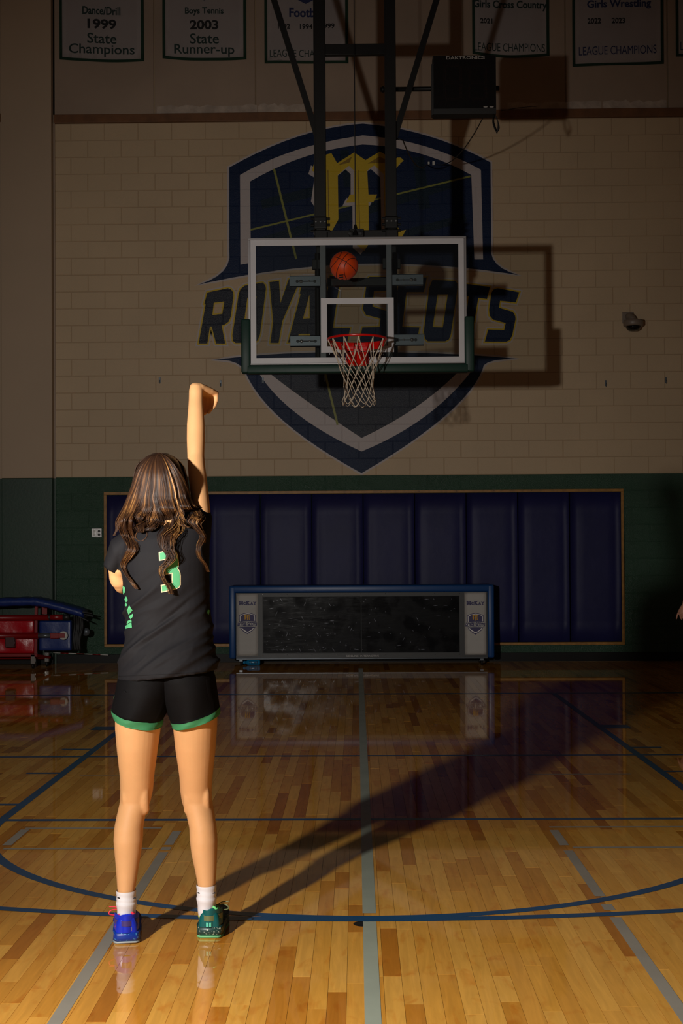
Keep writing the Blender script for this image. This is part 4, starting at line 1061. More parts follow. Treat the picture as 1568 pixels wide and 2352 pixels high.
def hand(bm, W_, h, s, curl, k=1.0, thumb=None, dn=(0, 0, -1)):
    """a hand at wrist W_, pointing along h, s across the palm towards the little finger, fingers bending towards -up"""
    h = h.normalized(); s = (s-h*s.dot(h)).normalized(); dn = Vector(dn); dn = (dn-h*dn.dot(h)-s*dn.dot(s)).normalized()
    K = W_+h*.088*k
    rings = []
    for t, w, d in ((-.01, .024, .018), (.02, .03, .019), (.05, .036, .017), (.08, .038, .014), (.095, .035, .011)):
        c = W_+h*t*k; rings.append([c+s*math.cos(a)*w*k+dn*math.sin(a)*d*k for a in np.linspace(0, 2*PI, 16, endpoint=False)])
    loft(bm, rings)
    for i, (off, L_, r) in enumerate(((-.028, .068, .0085), (-.009, .076, .0088), (.010, .071, .0084), (.028, .056, .0074))):
        p = K-h*.012*k+s*off*k; d = (h+s*off*2.5).normalized(); pts = [p]; a = 0
        for seg, f in enumerate((.15, .42, .30, .22)):
            a += curl[seg] if not isinstance(curl[0], tuple) else curl[i][seg]
            dd = d*math.cos(a)+dn*math.sin(a); p = p+dd*L_*k*f*1.15; pts.append(p)
        tube(bm, pts, [r*k*1.08, r*k*1.05, r*k, r*k*.95, r*k*.72], 10)
        ball(bm, pts[-1], r*k*.74, 2)
    tb = W_+h*.022*k-s*.022*k+dn*.004; td = (h*.55-s*.75+dn*.35).normalized() if thumb is None else thumb.normalized()
    p1 = tb+td*.035*k; p2 = p1+(td+h*.35).normalized()*.030*k; p3 = p2+(td+h*.7).normalized()*.024*k
    tube(bm, [tb, p1, p2, p3], [.013*k, .0115*k, .0095*k, .0072*k], 10); ball(bm, p3, .0072*k, 2)

# --- the player -------------------------------------------------------
FL, FR = F(290, 2168), F(486, 2153)
person = thing('person', ((FL.x+FR.x)/2, -6.63, 0), 'long-haired player in black jersey number 3 and shorts, seen from behind with one arm raised', 'person')
def gobj(name, bm, m, smooth=True, parent=None, label=None): return obj(name, bm, M[m] if isinstance(m, str) else m, parent or person, smooth, label=label)
bm = bmesh.new()
legL = [(1560, 280, 384, -6.615, .098), (1610, 268, 376, -6.612, .100), (1650, 265, 370.5, -6.61, .096), (1672, 265, 368.5, -6.608, .094), (1720, 269, 362, -6.602, .086), (1780, 275.5, 354, -6.59, .073), (1815, 276.7, 351, -6.583, .066), (1840, 276, 345.5, -6.58, .061), (1870, 269, 334, -6.59, .061), (1900, 262.8, 328.7, -6.60, .062), (1930, 261, 327.6, -6.608, .060), (1960, 263.5, 323.7, -6.612, .053), (2000, 267, 317, -6.618, .043), (2040, 269.5, 310.5, -6.625, .036), (2080, 274, 307, -6.628, .034), (2110, 276, 305, -6.624, .034), (2140, 278, 303, -6.622, .034)]
legR = [(1560, 380, 492, -6.605, .098), (1610, 392, 496, -6.59, .100), (1650, 397.5, 499, -6.58, .096), (1672, 398, 498.5, -6.575, .094), (1720, 403, 495, -6.562, .086), (1780, 411.7, 488.5, -6.54, .073), (1815, 414, 485.8, -6.525, .066), (1840, 417.5, 487, -6.52, .061), (1870, 428, 492.5, -6.527, .061), (1900, 434.7, 497, -6.535, .062), (1930, 436, 499.5, -6.542, .060), (1960, 439.5, 498.5, -6.548, .053), (2000, 448, 497, -6.556, .043), (2030, 453.5, 495, -6.563, .036), (2070, 458, 491, -6.566, .034), (2100, 461, 489, -6.562, .034), (2128, 463, 487, -6.56, .034)]
for leg in (legL, legR):
    loft(bm, [ring((xl, y), (xr, y), yc, dh, 28, 1) for y, xl, xr, yc, dh in leg])
# hamstring tendons and calves
for (x, y, yc, r) in ((290, 1835, -6.622, .016), (330, 1830, -6.622, .018), (432, 1832, -6.562, .018), (472, 1832, -6.562, .015)):
    a = P(x, y-45, yc+.012); b = P(x, y, yc); c = P(x+(3 if x < 400 else 2), y+40, yc+.022); tube(bm, smoothpath([a, b, c], 4), [r*.8]*3+[r]*3+[r]*2+[r*.5], 10)
# pelvis, trunk
tr = [((320, 1600), (450, 1600), -6.60, .05), ((286, 1580), (482, 1580), -6.605, .07), ((280, 1550), (486, 1545), -6.605, .085), ((285, 1500), (484, 1490), -6.60, .105), ((295, 1450), (474, 1445), -6.595, .095), ((298, 1400), (470, 1400), -6.592, .10), ((292, 1340), (472, 1340), -6.59, .108), ((285, 1290), (474, 1285), -6.59, .112), ((284, 1250), (476, 1235), -6.59, .105), ((300, 1215), (478, 1195), -6.59, .085), ((335, 1190), (455, 1175), -6.585, .065), ((345, 1170), (410, 1165), -6.58, .056), ((345, 1130), (402, 1130), -6.565, .056)]
loft(bm, [ring(a, b, yc, dh, 32) for a, b, yc, dh in tr])
HC = P(368, 1113, -6.545)
ball(bm, HC, (.076, .094, .11), 4); ball(bm, HC+Vector((0, .045, -.062)), (.055, .055, .05), 3)       # skull, jaw
tube(bm, smoothpath([HC+Vector((0, .088, .012)), HC+Vector((0, .108, -.018)), HC+Vector((0, .088, -.03))], 3), [.007, .009, .011, .013, .012, .009, .006], 10)
for s in (-1, 1):
    ball(bm, HC+Vector((s*.078, .008, -.012)), (.010, .018, .030), 2)
    ball(bm, HC+Vector((s*.032, .085, .012)), (.017, .010, .007), 2)
ball(bm, HC+Vector((0, .091, -.058)), (.024, .010, .009), 2)
# raised right arm
SH = P(462, 1192, -6.575); EL = P(449.5, 1050, -6.44); WR = P(452.5, 900, -6.33)
armR = [((436, 1215), (484, 1215), -6.57, .060), ((438, 1180), (483, 1172), -6.54, .052), ((438, 1140), (479, 1138), -6.50, .046), ((433, 1100), (475, 1100), -6.455, .043), ((431, 1070), (471, 1070), -6.425, .040), ((430, 1045), (469, 1045), -6.40, .038), ((428.7, 1010), (470.3, 1010), -6.38, .038), ((429, 975), (470, 975), -6.36, .036), ((432, 940), (467.5, 940), -6.345, .031), ((433.5, 915), (466, 915), -6.332, .027), ((433.8, 897), (466.3, 897), -6.325, .026), ((436, 885), (464.5, 885), -6.318, .024), ((443, 879), (459, 880), -6.312, .014)]
loft(bm, [ring(a, b, yc, dh, 20) for a, b, yc, dh in armR])
hand(bm, P(456, 891, -6.312), Vector((.40, .88, -.14)), Vector((.9, -.42, .0)), [.75, .75, .45, .3], 1.0, dn=(0, 0, -1))
# left arm: upper arm down, forearm bent forward across the belly
tube(bm, smoothpath([P(298, 1245, -6.59), P(282, 1278, -6.585), P(270, 1318, -6.57), P(277, 1342, -6.555)], 4), [.043]*4+[.038]*4+[.031]*4+[.027], 16)
LW = P(318, 1300, -6.33)
tube(bm, smoothpath([P(276, 1336, -6.56), P(280, 1345, -6.53), P(292, 1340, -6.46), LW], 4), [.027]*4+[.028]*4+[.028]*4+[.022], 16)
hand(bm, LW, Vector((.35, .8, .5)), Vector((.3, .4, -.8)), [.2, .3, .3, .2], .98, dn=(1, 0, 0))
me = remesh(bm, .0045, 4, 'body'); me.transform(Matrix.Translation(-person.location)); link('body', me, M['skin'], person, True)
for s in (-1, 1):
    bm = bmesh.new(); ball(bm, HC+Vector((s*.031, .083, .013)), (.012, .011, .009), 2); gobj('eye', bm, 'white')

# --- jersey -----------------------------------------------------------
bm = bmesh.new()
jr = [((270.5, 1563), (501, 1537), -6.605, .150), ((271.5, 1545), (499, 1522), -6.605, .147), ((276, 1508), (493, 1495), -6.602, .135), ((285, 1472), (487, 1468), -6.598, .122), ((289, 1443), (483, 1440), -6.595, .115), ((290.5, 1415), (480, 1410), -6.592, .113), ((288.5, 1375), (477, 1370), -6.592, .118), ((283, 1340), (478.5, 1335), -6.592, .124), ((279, 1310), (481, 1300), -6.592, .128), ((276, 1275), (483, 1262), -6.592, .124), ((279, 1245), (485, 1225), -6.592, .112), ((290, 1222), (484, 1200), -6.59, .095), ((312, 1203), (478, 1180), -6.588, .080), ((330, 1192), (460, 1172), -6.585, .076), ((343, 1181), (420, 1168), -6.582, .066)]
loft(bm, [ring(a, b, yc, dh, 40, .92) for a, b, yc, dh in jr])
loft(bm, [ring(a, b, yc, dh, 24) for a, b, yc, dh in [((430, 1240), (486, 1240), -6.59, .078), ((431, 1212), (489, 1212), -6.58, .074), ((434, 1188), (491.5, 1189), -6.55, .068), ((437, 1170), (487, 1172), -6.535, .062), ((438, 1156), (482, 1161), -6.52, .058)]])
sl = [((300, 1215), (318, 1262), -6.59, .060), ((276, 1224), (300, 1285), -6.588, .066), ((255, 1238), (284, 1302), -6.585, .064), ((246, 1262), (279, 1312), -6.58, .060), ((238, 1285), (275, 1318), -6.575, .057), ((235.5, 1297), (272.5, 1321), -6.573, .056)]
loft(bm, [ring(a, b, yc, dh, 24) for a, b, yc, dh in sl])
me = remesh(bm, .0052, 5, 'jersey')
def fold(p):
    x, z = p.x+.64, p.z
    w = noise.noise(Vector((x*3, 2.3, z*3)))
    q = z*.80-x*.60; l = z*.60+x*.80
    a = max(0, min(1, (1.30-z)/.15))*max(0, min(1, (z-.89)/.07))
    r1 = 1-min(1, abs(noise.noise(Vector((q*15+w*.7, l*2.2, 4.4))))*3.2)
    r2 = 1-min(1, abs(noise.noise(Vector((q*27+w, l*4+3, 9.1))))*3)
    q2 = z*.95-x*.2; r3 = noise.noise(Vector((q2*9, x*4, 1.7)))
    up_ = .006*noise.noise(Vector((x*9+z*3, 8, z*3)))*max(0, min(1, (z-1.1)/.12))
    return a*(.0125*r1+.005*r2+.006*r3)+up_
nrm = np.empty(len(me.vertices)*3, 'f'); me.vertices.foreach_get('normal', nrm); nrm = nrm.reshape(-1, 3)
co = np.empty(len(me.vertices)*3, 'f'); me.vertices.foreach_get('co', co); co = co.reshape(-1, 3)
for i_ in range(len(co)):
    if nrm[i_][2] > -.8: co[i_] += nrm[i_]*(fold(Vector(co[i_]))-.003)
me.vertices.foreach_set('co', co.ravel()); me.update()
hem_z = lambda x: 0
bmj = bmesh.new(); bmj.from_mesh(me); bvh = BVHTree.FromBMesh(bmj); bmj.free()
me.transform(Matrix.Translation(-person.location)); jersey = link('jersey', me, M['jersey'], person, True)
CAMP = Vector((CX, CY, CH))
def project(poly, bvh_, off, cell=.008, Y0=-6.7):
    bm = bmesh.new(); pts = [P(x, y, Y0) for x, y in poly]; flat(bm, [(p.x, 0, p.z) for p in pts])
    xs = [v.co.x for v in bm.verts]; zs = [v.co.z for v in bm.verts]
    k = min(xs)+cell*.37
    while k < max(xs): bmesh.ops.bisect_plane(bm, geom=bm.verts[:]+bm.edges[:]+bm.faces[:], plane_co=(k, 0, 0), plane_no=(1, 0, 0)); k += cell
    k = min(zs)+cell*.37
    while k < max(zs): bmesh.ops.bisect_plane(bm, geom=bm.verts[:]+bm.edges[:]+bm.faces[:], plane_co=(0, 0, k), plane_no=(0, 0, 1)); k += cell
    last = Y0+.1; bad = []
    for v in bm.verts:
        p = Vector((v.co.x, Y0, v.co.z)); d = (p-CAMP).normalized(); hit = bvh_.ray_cast(CAMP, d, 8)
        if hit[0] is not None: v.co = hit[0]+(hit[1]*off if hit[1].dot(d) < 0 else -d*off)
        else: bad.append(v)
    if bad: bmesh.ops.delete(bm, geom=bad, context='VERTS')
    return bm
n3 = [(364.4,1268.6),(380,1265.5),(398.8,1262.8),(404,1265),(407.5,1273),(410,1290),(410.5,1298),(408.3,1306),(413,1312),(414.5,1322),(414.5,1343.5),(411,1350),(405,1353),(388,1357),(370.7,1361),(368.8,1343.5),(394,1337.6),(393.6,1317.7),(380,1320),(379,1303.7),(387,1299),(386,1285),(365.5,1288.5)]
gobj('number', project(n3, bvh, .0022), 'cream', parent=jersey, label='cream-edged green number 3')
gobj('number_fill', project(offset_poly(n3, -2.3), bvh, .0034), 'kgreen', parent=jersey)
dm = [[(275, 1327), (284, 1326), (281, 1338)], [(283, 1346), (289, 1349), (288, 1360), (284, 1365)], [(291, 1369), (295, 1378), (291, 1384), (287, 1377)], [(290, 1384), (294, 1390), (291, 1394), (288, 1390)], [(298, 1391), (305, 1401), (296, 1411), (292, 1401)], [(307, 1409), (306, 1416), (301, 1422), (297, 1416)], [(301, 1423), (304, 1427), (292, 1434), (294, 1426)], [(303, 1429), (304, 1441), (289, 1445), (289, 1438)], [(476, 1400), (480, 1402), (478, 1412), (474, 1408)]]
for q in dm: gobj('side_pattern', project(q, bvh, .0025, .006), 'kgreen', parent=jersey, label='green geometric piece')
# stitched hem line
bm = bmesh.new()
hl = []
for t_ in np.linspace(0, 1, 40):
    x = 273+(497-273)*t_; y = 1553+(1541-1553)*t_**1.3
    p = P(x, y, -6.7); d = (p-CAMP).normalized(); hit = bvh.ray_cast(CAMP, d, 8)
    if hit[0]: hl.append(hit[0]-d*.001)
tube(bm, hl, .0011, 4); gobj('hem_stitching', bm, 'shorts', parent=jersey)

# --- shorts -------------------------------------------------------------
def shorts_leg(inner):
    # inner False: left leg of the picture
    if not inner:
        rows = [((290, 1520), (412, 1520), -6.605, .100), ((277, 1540), (411, 1540), -6.605, .117), ((271, 1560), (408, 1560), -6.605, .128), ((265, 1590), (400, 1592), -6.604, .131), ((260.5, 1612), (387, 1630), -6.603, .126), ((257.5, 1627), (374, 1652), -6.602, .118)]
        band = [((257.0, 1626), (374.5, 1651), -6.602, .119), ((257.5, 1634), (373.8, 1660), -6.602, .1195), ((261, 1644), (372, 1668), -6.602, .118)]
    else:
        rows = [((354, 1520), (476, 1515), -6.60, .100), ((356, 1540), (488, 1535), -6.60, .117), ((358, 1560), (494.5, 1555), -6.596, .128), ((368, 1592), (498, 1582), -6.59, .131), ((383, 1630), (501.5, 1607), -6.584, .126), ((393, 1655.5), (503.8, 1625), -6.582, .118)]
        band = [((392.5, 1655), (504.2, 1624.5), -6.582, .119), ((395, 1662), (505.5, 1633), -6.582, .1195), ((396, 1669), (505.5, 1639), -6.582, .118)]
    def mk(rr, m, n=44):
        bm = bmesh.new(); rings = []
        # resample rows
        K = 4
        for i in range(len(rr)-1):
            for j in range(K):
                t = j/K; a, b = rr[i], rr[i+1]
                L_ = tuple(Vector(a[0]).lerp(Vector(b[0]), t)); R_ = tuple(Vector(a[1]).lerp(Vector(b[1]), t)); rings.append(ring(L_, R_, a[2]+(b[2]-a[2])*t, a[3]+(b[3]-a[3])*t, n))
        rings.append(ring(*rr[-1], n))
        # sag the hem at the back
        for ri, r_ in enumerate(rings):
            for k, p in enumerate(r_):
                th = 2*PI*k/n
                if m == 'kgreen' or ri > len(rings)-6:
                    f = 1 if m == 'kgreen' else (ri-(len(rings)-6))/5
                    p.z -= .012*max(0, -math.sin(th))*f
                p.y += .004*math.sin(th*5+ri*.35)*(ri/len(rings) if m != 'kgreen' else 1)
        loft(bm, rings, cap=False)
        bmesh.ops.solidify(bm, geom=bm.faces[:], thickness=-.004)
        return bm
    gobj('hem_band', mk(band, 'kgreen'), 'kgreen', parent=None, label='green hem band')
    return mk(rows, 'shorts')
bm = shorts_leg(False); tm = bpy.data.meshes.new('x'); bm.to_mesh(tm); bm.free(); bm = shorts_leg(True); bm.from_mesh(tm)
gobj('shorts', bm, 'shorts')
bm = bmesh.new()
b_ = P(266, 1604, -6.60); ball(bm, b_, (.006, .03, .017), 2); gobj('side_trim', bm, 'kgreen')

# --- socks and shoes ---------------------------------------------------
def sock(rows):
    bm = bmesh.new(); rr = []
    for i in range(len(rows)-1):
        for j in range(5):
            t = j/5; a, b = rows[i], rows[i+1]; rr.append(tuple(a[q]*(1-t)+b[q]*t for q in range(5)))
    rr.append(rows[-1]); rings = []
    for i, (y, xl, xr, yc, dh) in enumerate(rr):
        r_ = ring((xl, y), (xr, y), yc, dh, 60); c = sum(r_, Vector())/60
        rings.append([c+(p-c)*(1.03+(.008 if k % 2 else -.004)+.02*math.sin(i*.9+.6*math.sin(k*.2))) for k, p in enumerate(r_)])
    loft(bm, rings, cap=False); return gobj('sock', bm, 'sock', label='white ribbed sock with small black marks')
sL = sock([(2044, 268.5, 311, -6.625, .041), (2056, 268.5, 311.5, -6.627, .040), (2066, 269, 311.5, -6.629, .040), (2072, 268, 312.5, -6.63, .043), (2090, 270, 311, -6.628, .041), (2112, 271, 309.5, -6.624, .040), (2140, 274, 307, -6.622, .038)])
sR = sock([(2031, 452, 495.5, -6.563, .041), (2043, 452.5, 496, -6.565, .040), (2053, 453, 495.5, -6.567, .041), (2062, 452, 496.5, -6.568, .044), (2080, 454.5, 495, -6.566, .041), (2100, 456, 494, -6.562, .040), (2126, 459, 491.5, -6.56, .038)])
for (x, y, yc, s_) in ((272, 2063.5, -6.665, 1), (309, 2062.5, -6.655, -1), (455, 2052, -6.6, 1), (492, 2051.5, -6.6, -1)):
    c_ = P(x, y, yc); bm = bmesh.new(); flat(bm, [(c_.x-.007, c_.y-.001, c_.z+.002*s_), (c_.x+.006, c_.y-.0015, c_.z-.001), (c_.x+.002, c_.y-.0015, c_.z+.005)]); gobj('sock_mark', bm, 'inkb', parent=sL if x < 400 else sR)

def speck(name, a, b, sc=160, th=.62, rough=.35):
    m = mat(name, a, rough); nt = m.node_tree; bs = nt.nodes['Principled BSDF']
    tc = nt.nodes.new('ShaderNodeTexCoord'); n_ = nt.nodes.new('ShaderNodeTexNoise'); n_.inputs['Scale'].default_value = sc; n_.inputs['Detail'].default_value = 2; nt.links.new(tc.outputs['Object'], n_.inputs['Vector'])
    r_ = nt.nodes.new('ShaderNodeValToRGB'); r_.color_ramp.elements[0].position = th; r_.color_ramp.elements[1].position = th+.05
    r_.color_ramp.elements[0].color = (*lin(a), 1); r_.color_ramp.elements[1].color = (*lin(b), 1); nt.links.new(n_.outputs['Fac'], r_.inputs[0]); nt.links.new(r_.outputs[0], bs.inputs['Base Color']); return m
SM = dict(bs=speck('blue_speckled_midsole', (14, 52, 150), (90, 170, 210)), bu=speck('blue_patterned_upper', (20, 40, 170), (30, 120, 130), 40, .6), bh=mat('royal_blue_heel', (22, 48, 196), .28), bp=mat('purple_heel_strap', (70, 56, 120), .35), br=mat('hot_pink_lining', (255, 60, 84), .5), bo=mat('grey_outsole', (168, 176, 178), .5), bt=mat('patterned_toe', (60, 44, 110), .4),
          gs=speck('dark_green_speckled_midsole', (30, 62, 58), (190, 200, 180)), gu=speck('teal_red_upper', (20, 78, 76), (150, 26, 16), 14, .56), gh=mat('teal_heel', (16, 92, 92), .3), gp=mat('olive_heel_strap', (108, 116, 78), .35), gr=mat('mint_lining', (130, 232, 140), .5), go=mat('mint_outsole', (120, 200, 140), .5), gt=mat('red_side_panel', (170, 22, 16), .4), yl=mat('neon_yellow_print', (226, 240, 20), .45), mint=mat('mint_heel_tabs', (96, 206, 176), .4))
def shoe(base, yaw, c, label, left):
    ca, sa = math.cos(yaw), math.sin(yaw)
    def T(x, y, z): return Vector((base.x+x*ca+y*sa, base.y-x*sa+y*ca, z))
    # stations along the foot: y, half width, sole edge height, upper height, top half width
    st = [(0, .027, .036, .086, .024), (.008, .036, .036, .101, .033), (.03, .041, .035, .103, .037), (.06, .041, .034, .095, .037), (.09, .040, .032, .088, .033), (.12, .040, .030, .086, .027), (.15, .043, .028, .078, .026), (.18, .0445, .026, .064, .024), (.21, .042, .024, .052, .024), (.235, .034, .023, .044, .020), (.252, .022, .022, .036, .012), (.258, .009, .022, .028, .005)]
    def U(y, a):        # a point on the upper: a in 0..1 from the outside edge over the top to the inside
        for i in range(len(st)-1):
            if st[i][0] <= y <= st[i+1][0]: break
        t = (y-st[i][0])/(st[i+1][0]-st[i][0]); q = [st[i][k]*(1-t)+st[i+1][k]*t for k in range(5)]
        th = PI*a; x = -math.cos(th); z = math.sin(th)**.75
        w = q[1]*(1-z)+q[4]*z if abs(x) > 0 else q[4]
        return T((q[1]-(q[1]-q[4])*z)*math.copysign(abs(x)**.8, x)*(1.0), y, q[2]+(q[3]-q[2])*z)
    sh = bpy.data.objects.new('shoe', None); COL.objects.link(sh); sh.parent = person; sh['label'] = label
    def so(name, bm, m, smooth=True, lb=None):
        bmesh.ops.recalc_face_normals(bm, faces=bm.faces); me = bpy.data.meshes.new(name); bm.to_mesh(me); bm.free(); me.transform(Matrix.Translation(-person.location)); o = link(name, me, m, sh, smooth)
        if lb: o['label'] = lb
        return o
    # outsole and midsole
    def sole(z0, z1, grow, m, name, n=1):
        bm = bmesh.new(); rings = []
        prof = [(0, -.003), (.35, .002), (.7, .0005), (1, -.003)] if name == 'midsole' else [(0, -.003), (.5, 0), (1, 0)]
        out = [(-w-grow, y) for y, w, *_ in st]+[(w+grow, y) for y, w, *_ in st[::-1]]
        for f, g in prof:
            z = z0+(z1-z0)*f
            rings.append([T(x+math.copysign(g, x), y+(-grow-g if y < .01 else 0), z+(.012*max(0, (y-.19)/.07)**1.5 if y > .19 else 0)+(.002 if y < .01 else 0)*(1-f)) for x, y in out])
        loft(bm, rings); return so(name, bm, m)
    sole(.001, .009, .003, SM[c+'o'], 'outsole'); sole(.009, .040, .003, SM[c+'s'], 'midsole')
    bm = bmesh.new(); n = 22; rings = []
    for y in list(np.linspace(0, .258, 40)): rings.append([U(min(y, .2579), k/(n-1)) for k in range(n)])
    R_ = [[bm.verts.new(p) for p in r] for r in rings]
    for i in range(len(R_)-1):
        for k in range(n-1):
            ym = .258*i/39
            if .022 < ym < .088 and 6 <= k <= 14: continue      # the opening
            f = bm.faces.new((R_[i][k], R_[i+1][k], R_[i+1][k+1], R_[i][k+1]))
            f.material_index = 1 if ym < .035 else (2 if ((k < n/2-2) != left and ym < .16 and ym > .045) else 0)
    bm.faces.new(R_[0][::-1]).material_index = 1
    so('upper', bm, [SM[c+'u'], SM[c+'h'], SM[c+'t']])
    # padded collar
    bm = bmesh.new(); loop = [U(y, 6/21.) for y in np.linspace(.022, .088, 8)]+[U(.09, a) for a in np.linspace(7/21, 14/21, 5)]+[U(y, 15/21.) for y in np.linspace(.088, .022, 8)]+[U(.0215, a) for a in np.linspace(14/21, 7/21, 7)]
    loop = [p+Vector((0, 0, .004)) for p in loop]; tube(bm, loop, .0042, 8, closed=True); so('collar_lining', bm, SM[c+'r'])
    # heel wrap strap, tabs
    def patch(y0, a0, y1, a1, m, name, off=.0015, ny=6, na=14, lb=None):
        bm = bmesh.new(); g = []
        for j in range(ny+1):
            row = []
            for i in range(na+1):
                row.append(U(max(.0, y0+(y1-y0)*j/ny), a0+(a1-a0)*i/na))
            g.append([bm.verts.new(p) for p in row])
        for j in range(ny):
            for i in range(na): bm.faces.new((g[j][i], g[j][i+1], g[j+1][i+1], g[j+1][i]))
        bmesh.ops.recalc_face_normals(bm, faces=bm.faces)
        cen = T(0, .06, .05)
        for v in bm.verts: v.co += (v.co-cen).normalized()*off
        return so(name, bm, m, lb=lb)
    def back(z0, z1, m, name, off, x0=-1, x1=1, lb=None):   # a band round the heel between two heights
        bm = bmesh.new(); g = []
        for j in range(5):
            z = z0+(z1-z0)*j/4; row = []
            for i in range(17):
                s = x0+(x1-x0)*i/16; yy = .05*abs(s)**2.2
                hw = np.interp(yy, [q[0] for q in st], [q[1] for q in st]); tw = np.interp(yy, [q[0] for q in st], [q[4] for q in st]); hh = np.interp(yy, [q[0] for q in st], [q[3] for q in st])
                zz = z-.006*abs(s)*0; f = max(0, min(1, (zz-.033)/(hh-.033))); w = hw*(1-f)+tw*f*1.08
                xx = math.copysign(min(1, abs(s)**.8), s)*w*1.03
                row.append(bm.verts.new(T(xx*(1+off*8), yy-.002-off-(.003 if abs(s) < .8 else 0)*(1-abs(s)), zz)))
            g.append(row)
        for j in range(4):
            for i in range(16): bm.faces.new((g[j][i], g[j][i+1], g[j+1][i+1], g[j+1][i]))
        return so(name, bm, m, lb=lb)
    back(.040, .098, SM[c+'h'], 'heel_counter', .001)
    back(.062, .080, SM[c+'p'], 'heel_strap', .003)
    if c == 'g':
        back(.042, .057, SM['mint'], 'heel_tab', .0035, -.22, -.03); back(.042, .057, SM['mint'], 'heel_tab', .0035, .03, .22)
        back(.060, .070, SM['yl'], 'side_mark', .0045, .55, .8); back(.064, .074, SM['yl'], 'side_mark', .0045, -1.0, -.8)
    else:
        back(.044, .057, M['silver'], 'heel_tab', .0035, .38, .68); back(.044, .056, SM['br'], 'side_mark', .004, -.9, -.65)
    # lace loops
    bm = bmesh.new(); sd = -1 if left else 1
    o_ = T(sd*.012, .10, .084)
    pts = [o_+Vector(v) for v in ((0, 0, 0), (sd*.02, -.01, .012), (sd*.042, -.02, .010), (sd*.046, -.02, -.002), (sd*.025, -.008, -.008), (sd*.004, 0, -.002))]
    tube(bm, smoothpath(pts, 5), .0022, 6)
    pts = [o_+Vector(v) for v in ((0, 0, 0), (sd*.02, .0, .016), (sd*.05, -.004, .020))]; tube(bm, smoothpath(pts, 5), .0018, 6)
    for q in range(4): tube(bm, [U(.10+.018*q, .36), U(.105+.018*q, .5)+Vector((0, 0, .003)), U(.10+.018*q, .64)], .0025, 6)
    so('laces', bm, SM['br'] if c == 'b' else SM['gp'])
    return sh
shoe(F(291.0, 2168)+Vector((0, -.004, 0)), -.15, 'b', 'royal blue low basketball shoe with pink lining', True)
shoe(F(480, 2155)+Vector((0, -.004, 0)), .02, 'g', 'teal green low basketball shoe with mint lining and red side', False)

# --- hair ---------------------------------------------------------------
hm = bpy.data.materials.new('brown_hair_with_golden_highlights'); hm.use_nodes = True; nt = hm.node_tree; b = nt.nodes['Principled BSDF']
at = nt.nodes.new('ShaderNodeAttribute'); at.attribute_name = 'tone'; rp = nt.nodes.new('ShaderNodeValToRGB'); e = rp.color_ramp.elements
e[0].color = (*lin((44, 28, 20)), 1); e[1].color = (*lin((206, 158, 96)), 1)
for p_, c_ in ((.34, (60, 38, 25)), (.6, (106, 70, 40)), (.82, (172, 124, 70))): q = e.new(p_); q.color = (*lin(c_), 1)
nt.links.new(at.outputs['Fac'], rp.inputs[0]); nt.links.new(rp.outputs[0], b.inputs['Base Color']); b.inputs['Roughness'].default_value = .42; b.inputs['Specular IOR Level'].default_value = .35
HW = [(1038, 14), (1044, 30), (1052, 42), (1065, 53), (1080, 60), (1100, 66), (1125, 71), (1150, 75), (1175, 82), (1200, 90)]
HXc = [(1038, 368), (1060, 367), (1080, 366), (1100, 366), (1125, 366), (1150, 364), (1200, 364)]
def itp(T_, y): return float(np.interp(y, [t[0] for t in T_], [t[1] for t in T_]))
locks = {
 'L0': [(286, 1175), (276, 1200), (268, 1218), (262, 1230)],
 'L1': [(300, 1150), (290, 1180), (286.5, 1200), (293.5, 1229), (305, 1257), (295, 1278), (284, 1296), (289, 1315), (303, 1336), (314, 1352)],
 'M1': [(322, 1140), (318, 1168), (314, 1190), (318, 1206), (328, 1218)],
 'M2': [(342, 1140), (341, 1172), (333, 1196), (324, 1210), (320, 1222)],
 'L2': [(376, 1130), (385, 1161), (397, 1189), (394, 1215), (381, 1233), (381, 1258), (391, 1278), (383, 1294), (371, 1309), (377, 1331), (388, 1346), (395, 1364)],
 'M3': [(357, 1140), (362, 1172), (360, 1196), (350, 1210), (340, 1218)],
 'L3': [(408, 1140), (420, 1166), (438, 1173), (449, 1187), (443, 1200), (452, 1212), (466, 1233), (457, 1254), (457, 1275), (470, 1295), (478, 1313)],
 'L4': [(428, 1125), (437, 1150), (446, 1168), (457, 1184), (456, 1200), (463, 1214), (472, 1230), (470, 1246)],
 'M4': [(395, 1140), (404, 1168), (412, 1192), (420, 1206), (430, 1210)]}
wid = {'L0': .012, 'L1': .019, 'M1': .034, 'M2': .040, 'L2': .021, 'M3': .034, 'L3': .017, 'L4': .012, 'M4': .032}
back_Y = {'L0': -6.56, 'L1': -6.735, 'M1': -6.70, 'M2': -6.71, 'L2': -6.752, 'M3': -6.72, 'L3': -6.735, 'L4': -6.66, 'M4': -6.715}
order = [(-1.0, -.93, 'L0'), (-.93, -.58, 'L1'), (-.58, -.42, 'M1'), (-.42, -.2, 'M2'), (-.2, -.05, 'M3'), (-.05, .42, 'L2'), (.42, .58, 'M4'), (.58, .86, 'L3'), (.86, 1.0, 'L4')]
rnd = random.Random(21)
lockpath = {}
for k, v in locks.items():
    pts = []
    for (x, y) in v:
        p = P(x, y, back_Y[k])
        # keep the lock just behind the jersey's back
        d = (p-CAMP).normalized(); hit = bvh.ray_cast(CAMP, d, 8)
        if hit[0] is not None and y > 1165: p = hit[0]-d*(wid[k]*.75+.006)
        pts.append(p)
    lockpath[k] = smoothpath(pts, 5)
V, Fc, TN = [], [], []
